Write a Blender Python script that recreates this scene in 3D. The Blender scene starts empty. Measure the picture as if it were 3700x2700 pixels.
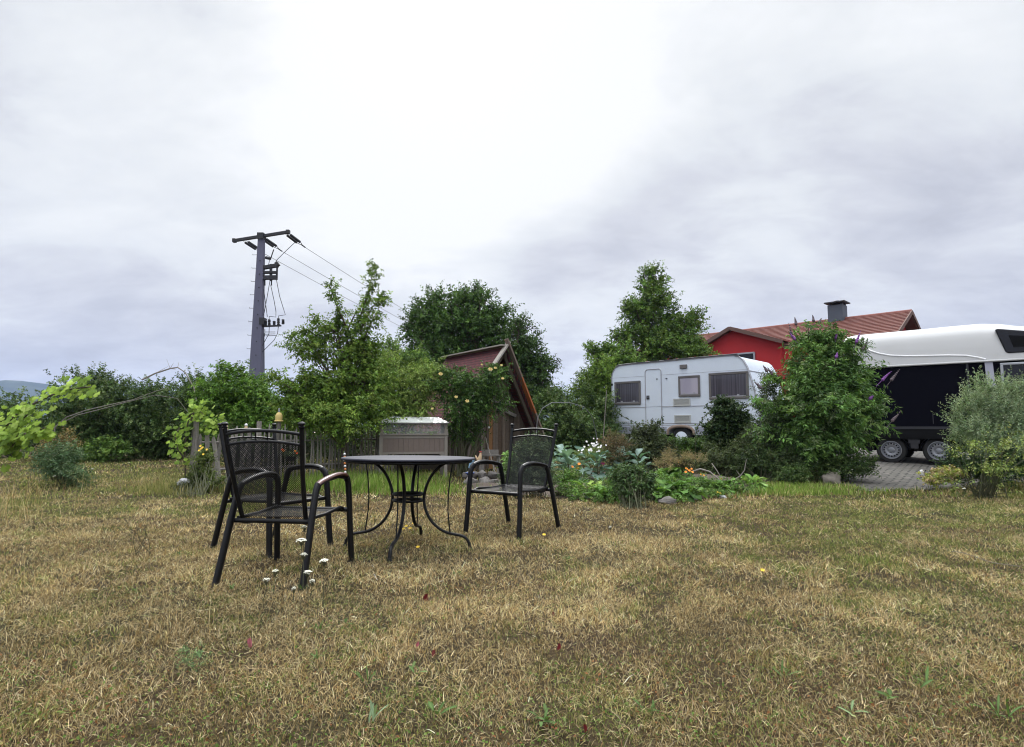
import bpy, math, random
import numpy as np
from mathutils import Vector, Matrix, noise as mnoise

random.seed(11)
RNG = np.random.default_rng(11)
SC = bpy.context.scene
COL = SC.collection
R = math.radians
PI = math.pi

# ------------------------------------------------------------------ camera
FPX = 2140.0
TH = math.atan(190 / FPX)
CT, ST = math.cos(TH), math.sin(TH)
EYE = 0.97
cam_d = bpy.data.cameras.new("camera")
cam = bpy.data.objects.new("camera", cam_d)
COL.objects.link(cam)
cam.location = (0, 0, EYE)
cam.rotation_euler = (PI / 2 + TH, 0, 0)
cam_d.sensor_width = 36
cam_d.lens = 36 * FPX / 3700
cam_d.clip_start = 0.05
cam_d.clip_end = 12000
SC.camera = cam
SC.view_settings.view_transform = 'Standard'
SC.view_settings.look = 'None'
SC.view_settings.exposure = 0.0
SC.view_settings.gamma = 1.0
SC.cycles.filter_width = 1.1
SC.cycles.volume_bounces = 1


def ray(px, py):
    u = (px - 1850) / FPX
    v = (1350 - py) / FPX
    return Vector((u, CT - v * ST, ST + v * CT))


def at(px, py, y):
    r = ray(px, py)
    return Vector((0, 0, EYE)) + r * (y / r.y)


def sstep(t):
    t = np.clip(t, 0, 1)
    return t * t * (3 - 2 * t)


def H(x, y):
    """height of the ground"""
    x = np.asarray(x, float)
    y = np.asarray(y, float)
    rise = 0.30 * sstep((y - 8.5) / 9.0) * sstep((x - 1.0) / 6.0)
    bump = 0.012 * np.sin(x * 1.7 + 1.3 * np.sin(y * .9)) * np.sin(y * 1.9 + .7) * np.clip(1.2 - np.abs(y) / 40, 0, 1)
    return rise + bump


def gp(px, py):
    z = 0.0
    for _ in range(12):
        r = ray(px, py)
        t = (z - EYE) / r.z
        x, y = r.x * t, r.y * t
        z = float(H(x, y))
    return Vector((x, y, z))


# ------------------------------------------------------------------ sky and sun
SUN_EL, SUN_AZ = 38.0, -8.0          # degrees; azimuth measured from +Y towards +X
world = bpy.data.worlds.new("World")
SC.world = world
world.use_nodes = True
W = world.node_tree
W.nodes.clear()


def N(nt, t, loc=None, **kw):
    n = nt.nodes.new(t)
    for k, v in kw.items():
        if k in ('inputs',):
            for a, b in v.items():
                n.inputs[a].default_value = b
        else:
            setattr(n, k, v)
    return n


def L(nt, a, b):
    nt.links.new(a, b)


def math_n(nt, op, a, b=None, c=None, clamp=False):
    n = nt.nodes.new('ShaderNodeMath')
    n.operation = op
    n.use_clamp = clamp
    for i, v in enumerate((a, b, c)):
        if v is None:
            continue
        if isinstance(v, (int, float)):
            n.inputs[i].default_value = v
        else:
            nt.links.new(v, n.inputs[i])
    return n.outputs[0]


def mix_n(nt, f, a, b, typ='MIX'):
    n = nt.nodes.new('ShaderNodeMix')
    n.data_type = 'RGBA'
    n.blend_type = typ
    for i, v in ((0, f), (6, a), (7, b)):
        if isinstance(v, (int, float)):
            n.inputs[i].default_value = v
        elif isinstance(v, tuple):
            n.inputs[i].default_value = (*v, 1) if len(v) == 3 else v
        else:
            nt.links.new(v, n.inputs[i])
    return n.outputs[2]


def ramp_n(nt, f, stops, interp='LINEAR'):
    n = nt.nodes.new('ShaderNodeValToRGB')
    n.color_ramp.interpolation = interp
    e = n.color_ramp.elements
    while len(e) > 1:
        e.remove(e[-1])
    e[0].position = stops[0][0]
    e[0].color = (*stops[0][1], 1)
    for p, c in stops[1:]:
        x = e.new(p)
        x.color = (*c, 1)
    nt.links.new(f, n.inputs[0])
    return n.outputs[0]


def build_sky():
    out = N(W, 'ShaderNodeOutputWorld')
    bg = N(W, 'ShaderNodeBackground')
    bg.inputs[1].default_value = 0.1
    L(W, bg.outputs[0], out.inputs[0])
    sky = N(W, 'ShaderNodeTexSky')
    sky.sky_type = 'NISHITA'
    sky.sun_disc = False
    sky.sun_elevation = R(SUN_EL)
    sky.sun_rotation = R(SUN_AZ)
    tc = N(W, 'ShaderNodeTexCoord')
    sep = N(W, 'ShaderNodeSeparateXYZ')
    L(W, tc.outputs['Generated'], sep.inputs[0])
    z = math_n(W, 'MAXIMUM', sep.outputs[2], 0.0)
    k = math_n(W, 'DIVIDE', 1.0, math_n(W, 'ADD', z, 0.30))
    cx = math_n(W, 'MULTIPLY', sep.outputs[0], k)
    cy = math_n(W, 'MULTIPLY', sep.outputs[1], k)
    comb = N(W, 'ShaderNodeCombineXYZ')
    L(W, cx, comb.inputs[0])
    L(W, cy, comb.inputs[1])

    def noise(scale, detail, rough, dist, off):
        mp = N(W, 'ShaderNodeMapping')
        mp.inputs['Location'].default_value = off
        mp.inputs['Scale'].default_value = (1.0, 1.35, 1)
        L(W, comb.outputs[0], mp.inputs[0])
        n = N(W, 'ShaderNodeTexNoise')
        n.inputs['Scale'].default_value = scale
        n.inputs['Detail'].default_value = detail
        n.inputs['Roughness'].default_value = rough
        n.inputs['Distortion'].default_value = dist
        L(W, mp.outputs[0], n.inputs['Vector'])
        return n.outputs[0]
    big = noise(0.85, 5, 0.55, 0.5, (3.1, 1.7, 0))
    mid = noise(2.4, 7, 0.58, 0.5, (7.4, 2.2, 0))

    def lobe(px, py, deg):
        d = ray(px, py).normalized()
        n = N(W, 'ShaderNodeVectorMath')
        n.operation = 'DOT_PRODUCT'
        L(W, tc.outputs['Generated'], n.inputs[0])
        n.inputs[1].default_value = d
        kk = 1.0 / (2 * math.radians(deg) ** 2)
        a = math_n(W, 'MULTIPLY', math_n(W, 'SUBTRACT', n.outputs['Value'], 1.0), 2 * kk)
        return math_n(W, 'EXPONENT', a)
    def total(lst):
        acc = None
        for px, py, dg, k_ in lst:
            v_ = math_n(W, 'MULTIPLY', lobe(px, py, dg), k_)
            acc = v_ if acc is None else math_n(W, 'ADD', acc, v_)
        return acc
    # thin bright cloud in front of the sun, and thicker grey banks
    g = total([(1650, 40, 12, .70), (1600, 480, 8.5, .58), (1230, 560, 6, .28), (2080, 330, 7, .30), (1500, 780, 5.5, .36), (3500, 100, 6, .25), (80, 560, 4.5, .22), (420, 880, 4, .14),
               (2700, 930, 5, .16), (2850, 780, 4, .10), (1150, 950, 5, .15), (2150, 1150, 4, .12), (1640, -900, 22, .5)])
    dk = total([(2230, 860, 2.8, .46), (1950, 930, 2.8, .36), (2420, 660, 2.8, .36), (1180, 790, 1.6, .14), (150, 1270, 7, .22), (700, 1230, 6, .14), (380, 1010, 3, .12), (3300, 980, 5, .22), (2750, 990, 1.6, .14),
                (2900, 330, 10, .10), (3560, 560, 7, .08), (330, 250, 9, .08), (2750, 1120, 3, .12), (60, 740, 3, .10)])
    t = math_n(W, 'MULTIPLY_ADD', math_n(W, 'SUBTRACT', big, .5), 1.2, 0.56)
    t = math_n(W, 'ADD', t, math_n(W, 'MULTIPLY', math_n(W, 'SUBTRACT', mid, .5), 1.5))
    fine = noise(6.5, 5, 0.55, 0.4, (1.4, 9.2, 0))
    t = math_n(W, 'ADD', t, math_n(W, 'MULTIPLY', math_n(W, 'SUBTRACT', fine, .5), .45))
    t = math_n(W, 'ADD', t, g)
    t = math_n(W, 'SUBTRACT', t, math_n(W, 'MULTIPLY', dk, math_n(W, 'MULTIPLY_ADD', mid, 2.4, -.1)))
    low = math_n(W, 'SUBTRACT', 1.0, math_n(W, 'MULTIPLY', z, 3.6), clamp=True)
    t = math_n(W, 'SUBTRACT', t, math_n(W, 'MULTIPLY', low, 0.10))
    t = math_n(W, 'MULTIPLY', t, .78)
    colr = ramp_n(W, t, [(0.0, (0.50, 0.51, 0.56)), (0.20, (0.60, 0.615, 0.67)), (0.36, (0.71, 0.725, 0.77)),
                         (0.54, (0.83, 0.855, 0.875)), (0.74, (0.91, 0.93, 0.935)), (1.0, (1.02, 1.03, 1.03))])
    # overcast skies are brightest overhead (outside the picture)
    zen = math_n(W, 'MULTIPLY', math_n(W, 'SUBTRACT', sep.outputs[2], 0.64, clamp=True), 17.0)
    back = math_n(W, 'MULTIPLY', math_n(W, 'MULTIPLY', sep.outputs[1], -1.0, clamp=True), .5)
    gain = math_n(W, 'ADD', math_n(W, 'ADD', zen, back), 1.0)
    gain10 = math_n(W, 'MULTIPLY', gain, 10.0)
    vm = N(W, 'ShaderNodeVectorMath')
    vm.operation = 'SCALE'
    L(W, colr, vm.inputs[0])
    L(W, gain10, vm.inputs['Scale'])
    mixed = mix_n(W, 0.96, sky.outputs[0], vm.outputs[0])
    L(W, mixed, bg.inputs[0])


build_sky()
sun_d = bpy.data.lights.new("sun", 'SUN')
sun_d.energy = 1.5
sun_d.angle = R(12)
sun_d.color = (1.0, 0.975, 0.94)
sun = bpy.data.objects.new("sun", sun_d)
COL.objects.link(sun)
_d = Vector((math.sin(R(SUN_AZ)) * math.cos(R(SUN_EL)), math.cos(R(SUN_AZ)) * math.cos(R(SUN_EL)), math.sin(R(SUN_EL))))
sun.rotation_euler = _d.to_track_quat('Z', 'Y').to_euler()
sun.location = (0, 0, 30)

# ------------------------------------------------------------------ materials
MATS = {}


def mat(name, color=(.5, .5, .5), rough=.6, metal=0.0, spec=0.5, noise=0.0, nscale=20.0, bump=0.0, bscale=60.0,
        coat=0.0, rand=0.0, attr=False):
    m = bpy.data.materials.new(name)
    m.use_nodes = True
    nt = m.node_tree
    b = nt.nodes['Principled BSDF']
    b.inputs['Roughness'].default_value = rough
    b.inputs['Metallic'].default_value = metal
    b.inputs['Specular IOR Level'].default_value = spec
    b.inputs['Coat Weight'].default_value = coat
    tc = N(nt, 'ShaderNodeTexCoord')
    base = None
    if attr:
        a = N(nt, 'ShaderNodeAttribute', attribute_name='col')
        base = a.outputs['Color']
    if noise or rand:
        src = base if base is not None else None
        n = N(nt, 'ShaderNodeTexNoise')
        n.inputs['Scale'].default_value = nscale
        n.inputs['Detail'].default_value = 6
        n.inputs['Roughness'].default_value = .65
        L(nt, tc.outputs['Object'], n.inputs['Vector'])
        f = math_n(nt, 'MULTIPLY_ADD', n.outputs[0], 2 * noise, 1 - noise)
        if rand:
            oi = N(nt, 'ShaderNodeObjectInfo')
            f = math_n(nt, 'MULTIPLY', f, math_n(nt, 'MULTIPLY_ADD', oi.outputs['Random'], 2 * rand, 1 - rand))
        vm = N(nt, 'ShaderNodeVectorMath')
        vm.operation = 'SCALE'
        if src is not None:
            L(nt, src, vm.inputs[0])
        else:
            vm.inputs[0].default_value = color
        L(nt, f, vm.inputs['Scale'])
        base = vm.outputs[0]
    if base is not None:
        L(nt, base, b.inputs['Base Color'])
    else:
        b.inputs['Base Color'].default_value = (*color, 1)
    if bump:
        n2 = N(nt, 'ShaderNodeTexNoise')
        n2.inputs['Scale'].default_value = bscale
        n2.inputs['Detail'].default_value = 5
        L(nt, tc.outputs['Object'], n2.inputs['Vector'])
        bp = N(nt, 'ShaderNodeBump')
        bp.inputs['Strength'].default_value = bump
        bp.inputs['Distance'].default_value = 0.01
        L(nt, n2.outputs[0], bp.inputs['Height'])
        L(nt, bp.outputs[0], b.inputs['Normal'])
    MATS[name] = m
    return m


def leaf_mat(name, trans=0.20, rough=.55, spec=.14):
    m = bpy.data.materials.new(name)
    m.use_nodes = True
    nt = m.node_tree
    b = nt.nodes['Principled BSDF']
    out = nt.nodes['Material Output']
    a = N(nt, 'ShaderNodeAttribute', attribute_name='col')
    L(nt, a.outputs['Color'], b.inputs['Base Color'])
    b.inputs['Roughness'].default_value = rough
    b.inputs['Specular IOR Level'].default_value = spec
    t = N(nt, 'ShaderNodeBsdfTranslucent')
    tcol = mix_n(nt, 1.0, a.outputs['Color'], (1.25, 1.3, .7), 'MULTIPLY')
    L(nt, tcol, t.inputs[0])
    mx = N(nt, 'ShaderNodeMixShader')
    mx.inputs[0].default_value = trans
    L(nt, b.outputs[0], mx.inputs[1])
    L(nt, t.outputs[0], mx.inputs[2])
    L(nt, mx.outputs[0], out.inputs[0])
    return m


M_LEAF = leaf_mat('leaf')
M_LEAF_MATT = leaf_mat('leaf_matt', .25, .75, .08)
M_GRASS = leaf_mat('grass', .25, .8, .04)
M_PETAL = leaf_mat('petal', .4, .7, .1)
M_BARK = mat('bark', (.09, .07, .05), .9, noise=.5, nscale=30, bump=.5)
M_STEM = mat('stem', (.07, .075, .035), .8, noise=.4, nscale=40)
M_DEADWOOD = mat('dead_wood', (.20, .18, .155), .9, noise=.5, nscale=40, bump=.3)
M_CHAIR = mat('chair_paint', (.004, .004, .005), .42, spec=.28, noise=.25, nscale=80)
M_MESH = mat('chair_mesh', (.006, .006, .007), .5, spec=.3)
M_ARMRED = mat('chair_arm_painted_reflection', (.085, .032, .026), .35, noise=.3, nscale=60)  # reddish brown reflection on the armrest, painted as base colour
M_RUBBER = mat('rubber', (.012, .012, .012), .8)
M_TABLE = mat('table_top', (.030, .031, .046), .6, spec=.3, noise=.12, nscale=60, bump=.08, bscale=500)
M_PAINTWHITE = mat('caravan_skin', (.63, .69, .77), .35, spec=.5, noise=.09, nscale=2, bump=.12, bscale=140)
M_CARTRIM = mat('caravan_trim', (.33, .33, .36), .5, noise=.15)
M_CARSKIRT = mat('caravan_skirt', (.36, .37, .45), .5, noise=.12, nscale=9)
M_DARKSEAM = mat('dark_seam', (.05, .05, .055), .6)
M_WINFRAME = mat('window_frame_grey', (.13, .12, .115), .5)
M_WINGLASS = mat('window_glass_dark', (.008, .008, .012), .15, spec=.35)
M_BLACK = mat('black_plastic', (.004, .004, .005), .7, spec=.15)
M_VENT = mat('vent_grey', (.45, .46, .44), .5)
M_ALU = mat('aluminium', (.42, .43, .45), .35, metal=.7, noise=.1)
M_TAN = mat('arch_tan', (.25, .19, .15), .7)
M_GRP = mat('trailer_white', (.56, .56, .555), .32, spec=.5, coat=.3, noise=.07, nscale=1.6)
M_NAVY = mat('trailer_dark', (.003, .003, .007), .6, spec=.05, noise=.1)
M_GREYRAIL = mat('rail_grey', (.035, .035, .04), .5, spec=.3)
M_PILLAR = mat('pillar_grey', (.40, .40, .48), .4)
M_RIM = mat('rim_steel', (.30, .31, .34), .38, metal=.6, noise=.15, nscale=40)
M_TYRE = mat('tyre', (.010, .010, .010), .85, noise=.2)
M_REDWALL = mat('red_render', (.42, .020, .023), .85, noise=.2, nscale=1.5, bump=.2, bscale=90)
M_TILE = mat('roof_tile', (.20, .055, .040), .5, noise=.45, nscale=5, bump=.2, bscale=30)
M_RAKE = mat('rake_brown', (.13, .075, .06), .8, noise=.2)
M_CHIM = mat('chimney_slate', (.06, .075, .10), .6, noise=.15, nscale=5)
M_POLE = mat('pole_steel', (.115, .115, .17), .75, noise=.14, nscale=3, bump=.1)
M_DARKMETAL = mat('dark_metal', (.02, .02, .023), .6)
M_WIRE = mat('wire', (.16, .16, .17), .6)
M_WEATHERED = mat('weathered_wood', (.235, .215, .19), .9, noise=.45, nscale=35, bump=.4, rand=.45)
M_PLANT = mat('planter_wood', (.165, .128, .108), .75, noise=.16, nscale=25, bump=.1)
M_PLANTLIGHT = mat('planter_frame', (.23, .205, .175), .7, noise=.15)
M_PLANK = mat('shed_planks', attr=True, rough=.9, noise=.5, nscale=25, bump=.4)
M_STONE = mat('stone', (.12, .11, .10), .95, noise=.5, nscale=14, bump=1.0, rand=.4)
M_TERRA = mat('clay', (.55, .40, .25), .8, noise=.2)
M_YELLOW = mat('yellow_glaze', (.52, .40, .14), .6, noise=.25)
M_WHITE = mat('white_glaze', (.7, .7, .68), .4)
M_BLUE = mat('blue_glaze', (.03, .06, .22), .4)
M_LIGHTBLUE = mat('light_blue', (.20, .33, .45), .5)
M_ORANGE = mat('orange_glaze', (.55, .18, .04), .6)
M_REDPAINT = mat('red_paint', (.45, .05, .04), .6)
M_SOIL = mat('soil', (.075, .055, .042), .95, noise=.5, nscale=12, bump=1.0, bscale=30)


def attr_noise_mat(name, fn):
    m = bpy.data.materials.new(name)
    m.use_nodes = True
    fn(m.node_tree, m.node_tree.nodes['Principled BSDF'])
    return m


def _ground(nt, b):
    b.inputs['Roughness'].default_value = .95
    b.inputs['Specular IOR Level'].default_value = .1
    geo = N(nt, 'ShaderNodeNewGeometry')
    n1 = N(nt, 'ShaderNodeTexNoise')
    n1.inputs['Scale'].default_value = .5
    n1.inputs['Detail'].default_value = 6
    n2 = N(nt, 'ShaderNodeTexNoise')
    n2.inputs['Scale'].default_value = 45
    n2.inputs['Detail'].default_value = 4
    L(nt, geo.outputs['Position'], n1.inputs['Vector'])
    L(nt, geo.outputs['Position'], n2.inputs['Vector'])
    a = ramp_n(nt, n1.outputs[0], [(.35, (.036, .032, .016)), (.55, (.05, .036, .02)), (.7, (.04, .025, .016))])
    c = ramp_n(nt, n2.outputs[0], [(.3, (.25, .2, .16)), (.65, (1.3, 1.3, 1.2))])
    L(nt, mix_n(nt, 1.0, a, c, 'MULTIPLY'), b.inputs['Base Color'])
    bp = N(nt, 'ShaderNodeBump')
    bp.inputs['Strength'].default_value = .8
    bp.inputs['Distance'].default_value = .02
    L(nt, n2.outputs[0], bp.inputs['Height'])
    L(nt, bp.outputs[0], b.inputs['Normal'])


M_GROUND = attr_noise_mat('ground_thatch', _ground)


def _paving(nt, b):
    b.inputs['Roughness'].default_value = .85
    geo = N(nt, 'ShaderNodeNewGeometry')
    mp = N(nt, 'ShaderNodeMapping')
    mp.inputs['Rotation'].default_value = (0, 0, R(38))
    L(nt, geo.outputs['Position'], mp.inputs[0])
    br = N(nt, 'ShaderNodeTexBrick')
    br.inputs['Scale'].default_value = 1.0
    br.inputs['Brick Width'].default_value = .24
    br.inputs['Row Height'].default_value = .14
    br.inputs['Mortar Size'].default_value = .020
    br.inputs['Mortar Smooth'].default_value = .3
    br.inputs['Color1'].default_value = (.135, .125, .115, 1)
    br.inputs['Color2'].default_value = (.10, .095, .085, 1)
    br.inputs['Mortar'].default_value = (.02, .02, .016, 1)
    L(nt, mp.outputs[0], br.inputs['Vector'])
    n = N(nt, 'ShaderNodeTexNoise')
    n.inputs['Scale'].default_value = 9
    n.inputs['Detail'].default_value = 6
    L(nt, geo.outputs['Position'], n.inputs['Vector'])
    f = ramp_n(nt, n.outputs[0], [(.3, (.6, .6, .58)), (.7, (1.25, 1.22, 1.15))])
    L(nt, mix_n(nt, 1.0, br.outputs[0], f, 'MULTIPLY'), b.inputs['Base Color'])
    bp = N(nt, 'ShaderNodeBump')
    bp.inputs['Strength'].default_value = .7
    bp.inputs['Distance'].default_value = .012
    bp.invert = True
    L(nt, br.outputs['Fac'], bp.inputs['Height'])
    L(nt, bp.outputs[0], b.inputs['Normal'])


M_PAVE = attr_noise_mat('paving_blocks', _paving)


def _shingle(nt, b):
    b.inputs['Roughness'].default_value = .9
    uv = N(nt, 'ShaderNodeUVMap')
    br = N(nt, 'ShaderNodeTexBrick')
    br.inputs['Scale'].default_value = 1.0
    br.inputs['Brick Width'].default_value = .17
    br.inputs['Row Height'].default_value = .085
    br.inputs['Mortar Size'].default_value = .010
    br.inputs['Mortar Smooth'].default_value = .5
    br.inputs['Color1'].default_value = (.10, .018, .022, 1)
    br.inputs['Color2'].default_value = (.07, .015, .018, 1)
    br.inputs['Mortar'].default_value = (.022, .012, .012, 1)
    L(nt, uv.outputs[0], br.inputs['Vector'])
    L(nt, br.outputs[0], b.inputs['Base Color'])
    bp = N(nt, 'ShaderNodeBump')
    bp.inputs['Strength'].default_value = .8
    bp.inputs['Distance'].default_value = .01
    bp.invert = True
    L(nt, br.outputs['Fac'], bp.inputs['Height'])
    L(nt, bp.outputs[0], b.inputs['Normal'])


M_SHINGLE = attr_noise_mat('red_shingle', _shingle)


def _rakeboard(nt, b):
    b.inputs['Roughness'].default_value = .85
    tc = N(nt, 'ShaderNodeTexCoord')
    sep = N(nt, 'ShaderNodeSeparateXYZ')
    L(nt, tc.outputs['Object'], sep.inputs[0])
    n = N(nt, 'ShaderNodeTexNoise')
    n.inputs['Scale'].default_value = 11
    n.inputs['Detail'].default_value = 6
    L(nt, tc.outputs['Object'], n.inputs['Vector'])
    z = math_n(nt, 'ADD', sep.outputs[2], math_n(nt, 'MULTIPLY', n.outputs[0], .9))
    # old orange stain survives in the middle of the board, greyed above and below
    f = math_n(nt, 'MULTIPLY', math_n(nt, 'GREATER_THAN', z, 1.72), math_n(nt, 'LESS_THAN', z, 2.42))
    c = mix_n(nt, f, (.16, .12, .095), (.33, .10, .030))
    f2 = math_n(nt, 'GREATER_THAN', n.outputs[0], .62)
    c = mix_n(nt, math_n(nt, 'MULTIPLY', f2, .5), c, (.26, .10, .04))
    L(nt, c, b.inputs['Base Color'])


M_RAKEORANGE = attr_noise_mat('worn_stained_board', _rakeboard)


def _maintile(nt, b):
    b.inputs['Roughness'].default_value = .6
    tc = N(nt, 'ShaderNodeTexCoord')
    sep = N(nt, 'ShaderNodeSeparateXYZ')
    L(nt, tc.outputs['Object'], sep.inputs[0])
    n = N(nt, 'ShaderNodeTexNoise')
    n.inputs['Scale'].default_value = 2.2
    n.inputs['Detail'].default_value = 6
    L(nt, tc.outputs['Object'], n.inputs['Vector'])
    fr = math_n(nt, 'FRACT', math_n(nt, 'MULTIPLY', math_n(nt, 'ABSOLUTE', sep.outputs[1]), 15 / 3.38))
    tile_highlight = math_n(nt, 'GREATER_THAN', fr, .55)  # pale bands paint the highlights on the tile tops into the colour
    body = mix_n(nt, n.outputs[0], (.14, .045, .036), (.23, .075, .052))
    c = mix_n(nt, tile_highlight, body, (.38, .22, .175))
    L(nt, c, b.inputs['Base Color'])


M_TILEROWS = attr_noise_mat('tile_rows_painted_highlights', _maintile)


def _hill(nt, b):
    b.inputs['Roughness'].default_value = 1
    b.inputs['Specular IOR Level'].default_value = 0
    tc = N(nt, 'ShaderNodeTexCoord')
    n = N(nt, 'ShaderNodeTexNoise')
    n.inputs['Scale'].default_value = .012
    n.inputs['Detail'].default_value = 8
    L(nt, tc.outputs['Object'], n.inputs['Vector'])
    L(nt, ramp_n(nt, n.outputs[0], [(.35, (.02, .035, .02)), (.65, (.05, .07, .035))]), b.inputs['Base Color'])


M_HILL = attr_noise_mat('forested_hill', _hill)


def glass_mat(name, col, alpha):
    m = bpy.data.materials.new(name)
    m.use_nodes = True
    nt = m.node_tree
    b = nt.nodes['Principled BSDF']
    out = nt.nodes['Material Output']
    b.inputs['Base Color'].default_value = (*col, 1)
    b.inputs['Roughness'].default_value = .15
    t = N(nt, 'ShaderNodeBsdfTransparent')
    mx = N(nt, 'ShaderNodeMixShader')
    mx.inputs[0].default_value = alpha
    L(nt, t.outputs[0], mx.inputs[1])
    L(nt, b.outputs[0], mx.inputs[2])
    L(nt, mx.outputs[0], out.inputs[0])
    return m


M_POLYCARB = glass_mat('polycarbonate', (.70, .72, .68), .85)
M_POLYSIDE = glass_mat('polycarbonate_side', (.7, .72, .7), .12)


# ------------------------------------------------------------------ object helpers
def tag(o, label=None, cat=None, group=None, kind=None):
    if label:
        o['label'] = label
    if cat:
        o['category'] = cat
    if group:
        o['group'] = group
    if kind:
        o['kind'] = kind
    return o


def empty(name, label, cat, loc=(0, 0, 0), rz=0.0, group=None):
    o = bpy.data.objects.new(name, None)
    COL.objects.link(o)
    o.empty_display_size = .1
    o.location = loc
    o.rotation_euler = (0, 0, rz)
    return tag(o, label, cat, group)


def copy_tree(o, parent=None):
    c = o.copy()
    COL.objects.link(c)
    c.parent = parent
    for ch in [x for x in bpy.data.objects if x.parent == o]:
        copy_tree(ch, c)
    return c


class MB:
    """collects shapes, builds ONE mesh object"""

    def __init__(self):
        self.v, self.f, self.c, self.uv = [], [], [], {}

    def add(self, vs, fs, col=None):
        o = len(self.v)
        self.v += [tuple(p) for p in vs]
        self.f += [tuple(i + o for i in f) for f in fs]
        self.c += [col or (.5, .5, .5)] * len(vs)
        return self

    def box(self, x0, x1, y0, y1, z0, z1, col=None):
        vs = [(x, y, z) for z in (z0, z1) for y in (y0, y1) for x in (x0, x1)]
        return self.add(vs, [(0, 2, 3, 1), (4, 5, 7, 6), (0, 1, 5, 4), (2, 6, 7, 3), (0, 4, 6, 2), (1, 3, 7, 5)], col)

    def beam(self, a, b, w, h, up=(0, 0, 1), col=None):
        a, b = Vector(a), Vector(b)
        d = (b - a).normalized()
        s = d.cross(Vector(up))
        if s.length < 1e-4:
            s = Vector((1, 0, 0))
        s.normalize()
        u = s.cross(d).normalized()
        vs = []
        for p in (a, b):
            for i, j in ((-1, -1), (1, -1), (1, 1), (-1, 1)):
                vs.append(p + s * (i * w / 2) + u * (j * h / 2))
        return self.add(vs, [(0, 1, 2, 3), (7, 6, 5, 4), (0, 4, 5, 1), (1, 5, 6, 2), (2, 6, 7, 3), (3, 7, 4, 0)], col)

    def tube(self, pts, r, sides=8, r2=None, ref=None, caps=True, col=None):
        """r: radius or list; r2 second half-axis; ref = direction of the r axis"""
        pts = [Vector(p) for p in pts]
        n = len(pts)
        rs = r if isinstance(r, (list, tuple)) else [r] * n
        tang = []
        for i in range(n):
            a = pts[max(0, i - 1)]
            b = pts[min(n - 1, i + 1)]
            t = (b - a)
            tang.append(t.normalized() if t.length > 1e-9 else Vector((0, 0, 1)))
        if ref is None:
            ref0 = Vector((0, 0, 1)) if abs(tang[0].z) < .9 else Vector((1, 0, 0))
        else:
            ref0 = Vector(ref)
        vs = []
        prev = None
        for i in range(n):
            t = tang[i]
            base = ref0 if (ref is not None or prev is None) else prev
            s = base - t * base.dot(t)
            if s.length < 1e-5:
                s = t.orthogonal()
            s.normalize()
            prev = s
            u = t.cross(s)
            ra = rs[i]
            rb = ra * (r2 / rs[0]) if r2 else ra
            for k in range(sides):
                an = 2 * PI * k / sides
                vs.append(pts[i] + s * (math.cos(an) * ra) + u * (math.sin(an) * rb))
        fs = []
        for i in range(n - 1):
            for k in range(sides):
                k2 = (k + 1) % sides
                fs.append((i * sides + k, i * sides + k2, (i + 1) * sides + k2, (i + 1) * sides + k))
        if caps:
            fs.append(tuple(reversed(range(sides))))
            fs.append(tuple(range((n - 1) * sides, n * sides)))
        return self.add(vs, fs, col)

    def lathe(self, prof, center=(0, 0, 0), sides=16, axis='z', col=None, caps=(1, 1)):
        vs, fs = [], []
        c = Vector(center)
        for r, z in prof:
            for k in range(sides):
                a = 2 * PI * k / sides
                p = (r * math.cos(a), r * math.sin(a), z)
                if axis == 'y':
                    p = (p[0], p[2], p[1])
                elif axis == 'x':
                    p = (p[2], p[0], p[1])
                vs.append(c + Vector(p))
        for i in range(len(prof) - 1):
            for k in range(sides):
                k2 = (k + 1) % sides
                fs.append((i * sides + k, i * sides + k2, (i + 1) * sides + k2, (i + 1) * sides + k))
        if caps[0]:
            fs.append(tuple(reversed(range(sides))))
        if caps[1]:
            fs.append(tuple(range((len(prof) - 1) * sides, len(prof) * sides)))
        return self.add(vs, fs, col)

    def ball(self, c, r, sides=10, sz=1.0, col=None):
        prof = [(max(1e-4, r * math.sin(PI * i / 8)), -r * sz * math.cos(PI * i / 8)) for i in range(9)]
        return self.lathe(prof, c, sides, col=col)

    def prism(self, poly, y0, y1, col=None):
        """poly in (x,z), extruded along y"""
        n = len(poly)
        vs = [(x, y0, z) for x, z in poly] + [(x, y1, z) for x, z in poly]
        fs = [tuple(range(n)), tuple(reversed(range(n, 2 * n)))]
        for i in range(n):
            j = (i + 1) % n
            fs.append((i, i + n, j + n, j))
        return self.add(vs, fs, col)

    def each(self, name, m, parent=None, **kw):
        """one mesh object per connected piece"""
        par = list(range(len(self.v)))

        def find(a):
            while par[a] != a:
                par[a] = par[par[a]]
                a = par[a]
            return a
        for f in self.f:
            r0 = find(f[0])
            for i in f[1:]:
                par[find(i)] = r0
        groups = {}
        for f in self.f:
            groups.setdefault(find(f[0]), []).append(f)
        out = []
        for fs in groups.values():
            idx = sorted({i for f in fs for i in f})
            mp = {a: b for b, a in enumerate(idx)}
            q = MB()
            q.v = [self.v[i] for i in idx]
            q.c = [self.c[i] for i in idx]
            q.f = [tuple(mp[i] for i in f) for f in fs]
            out.append(q.build(name, m, parent, **kw))
        return out

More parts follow.
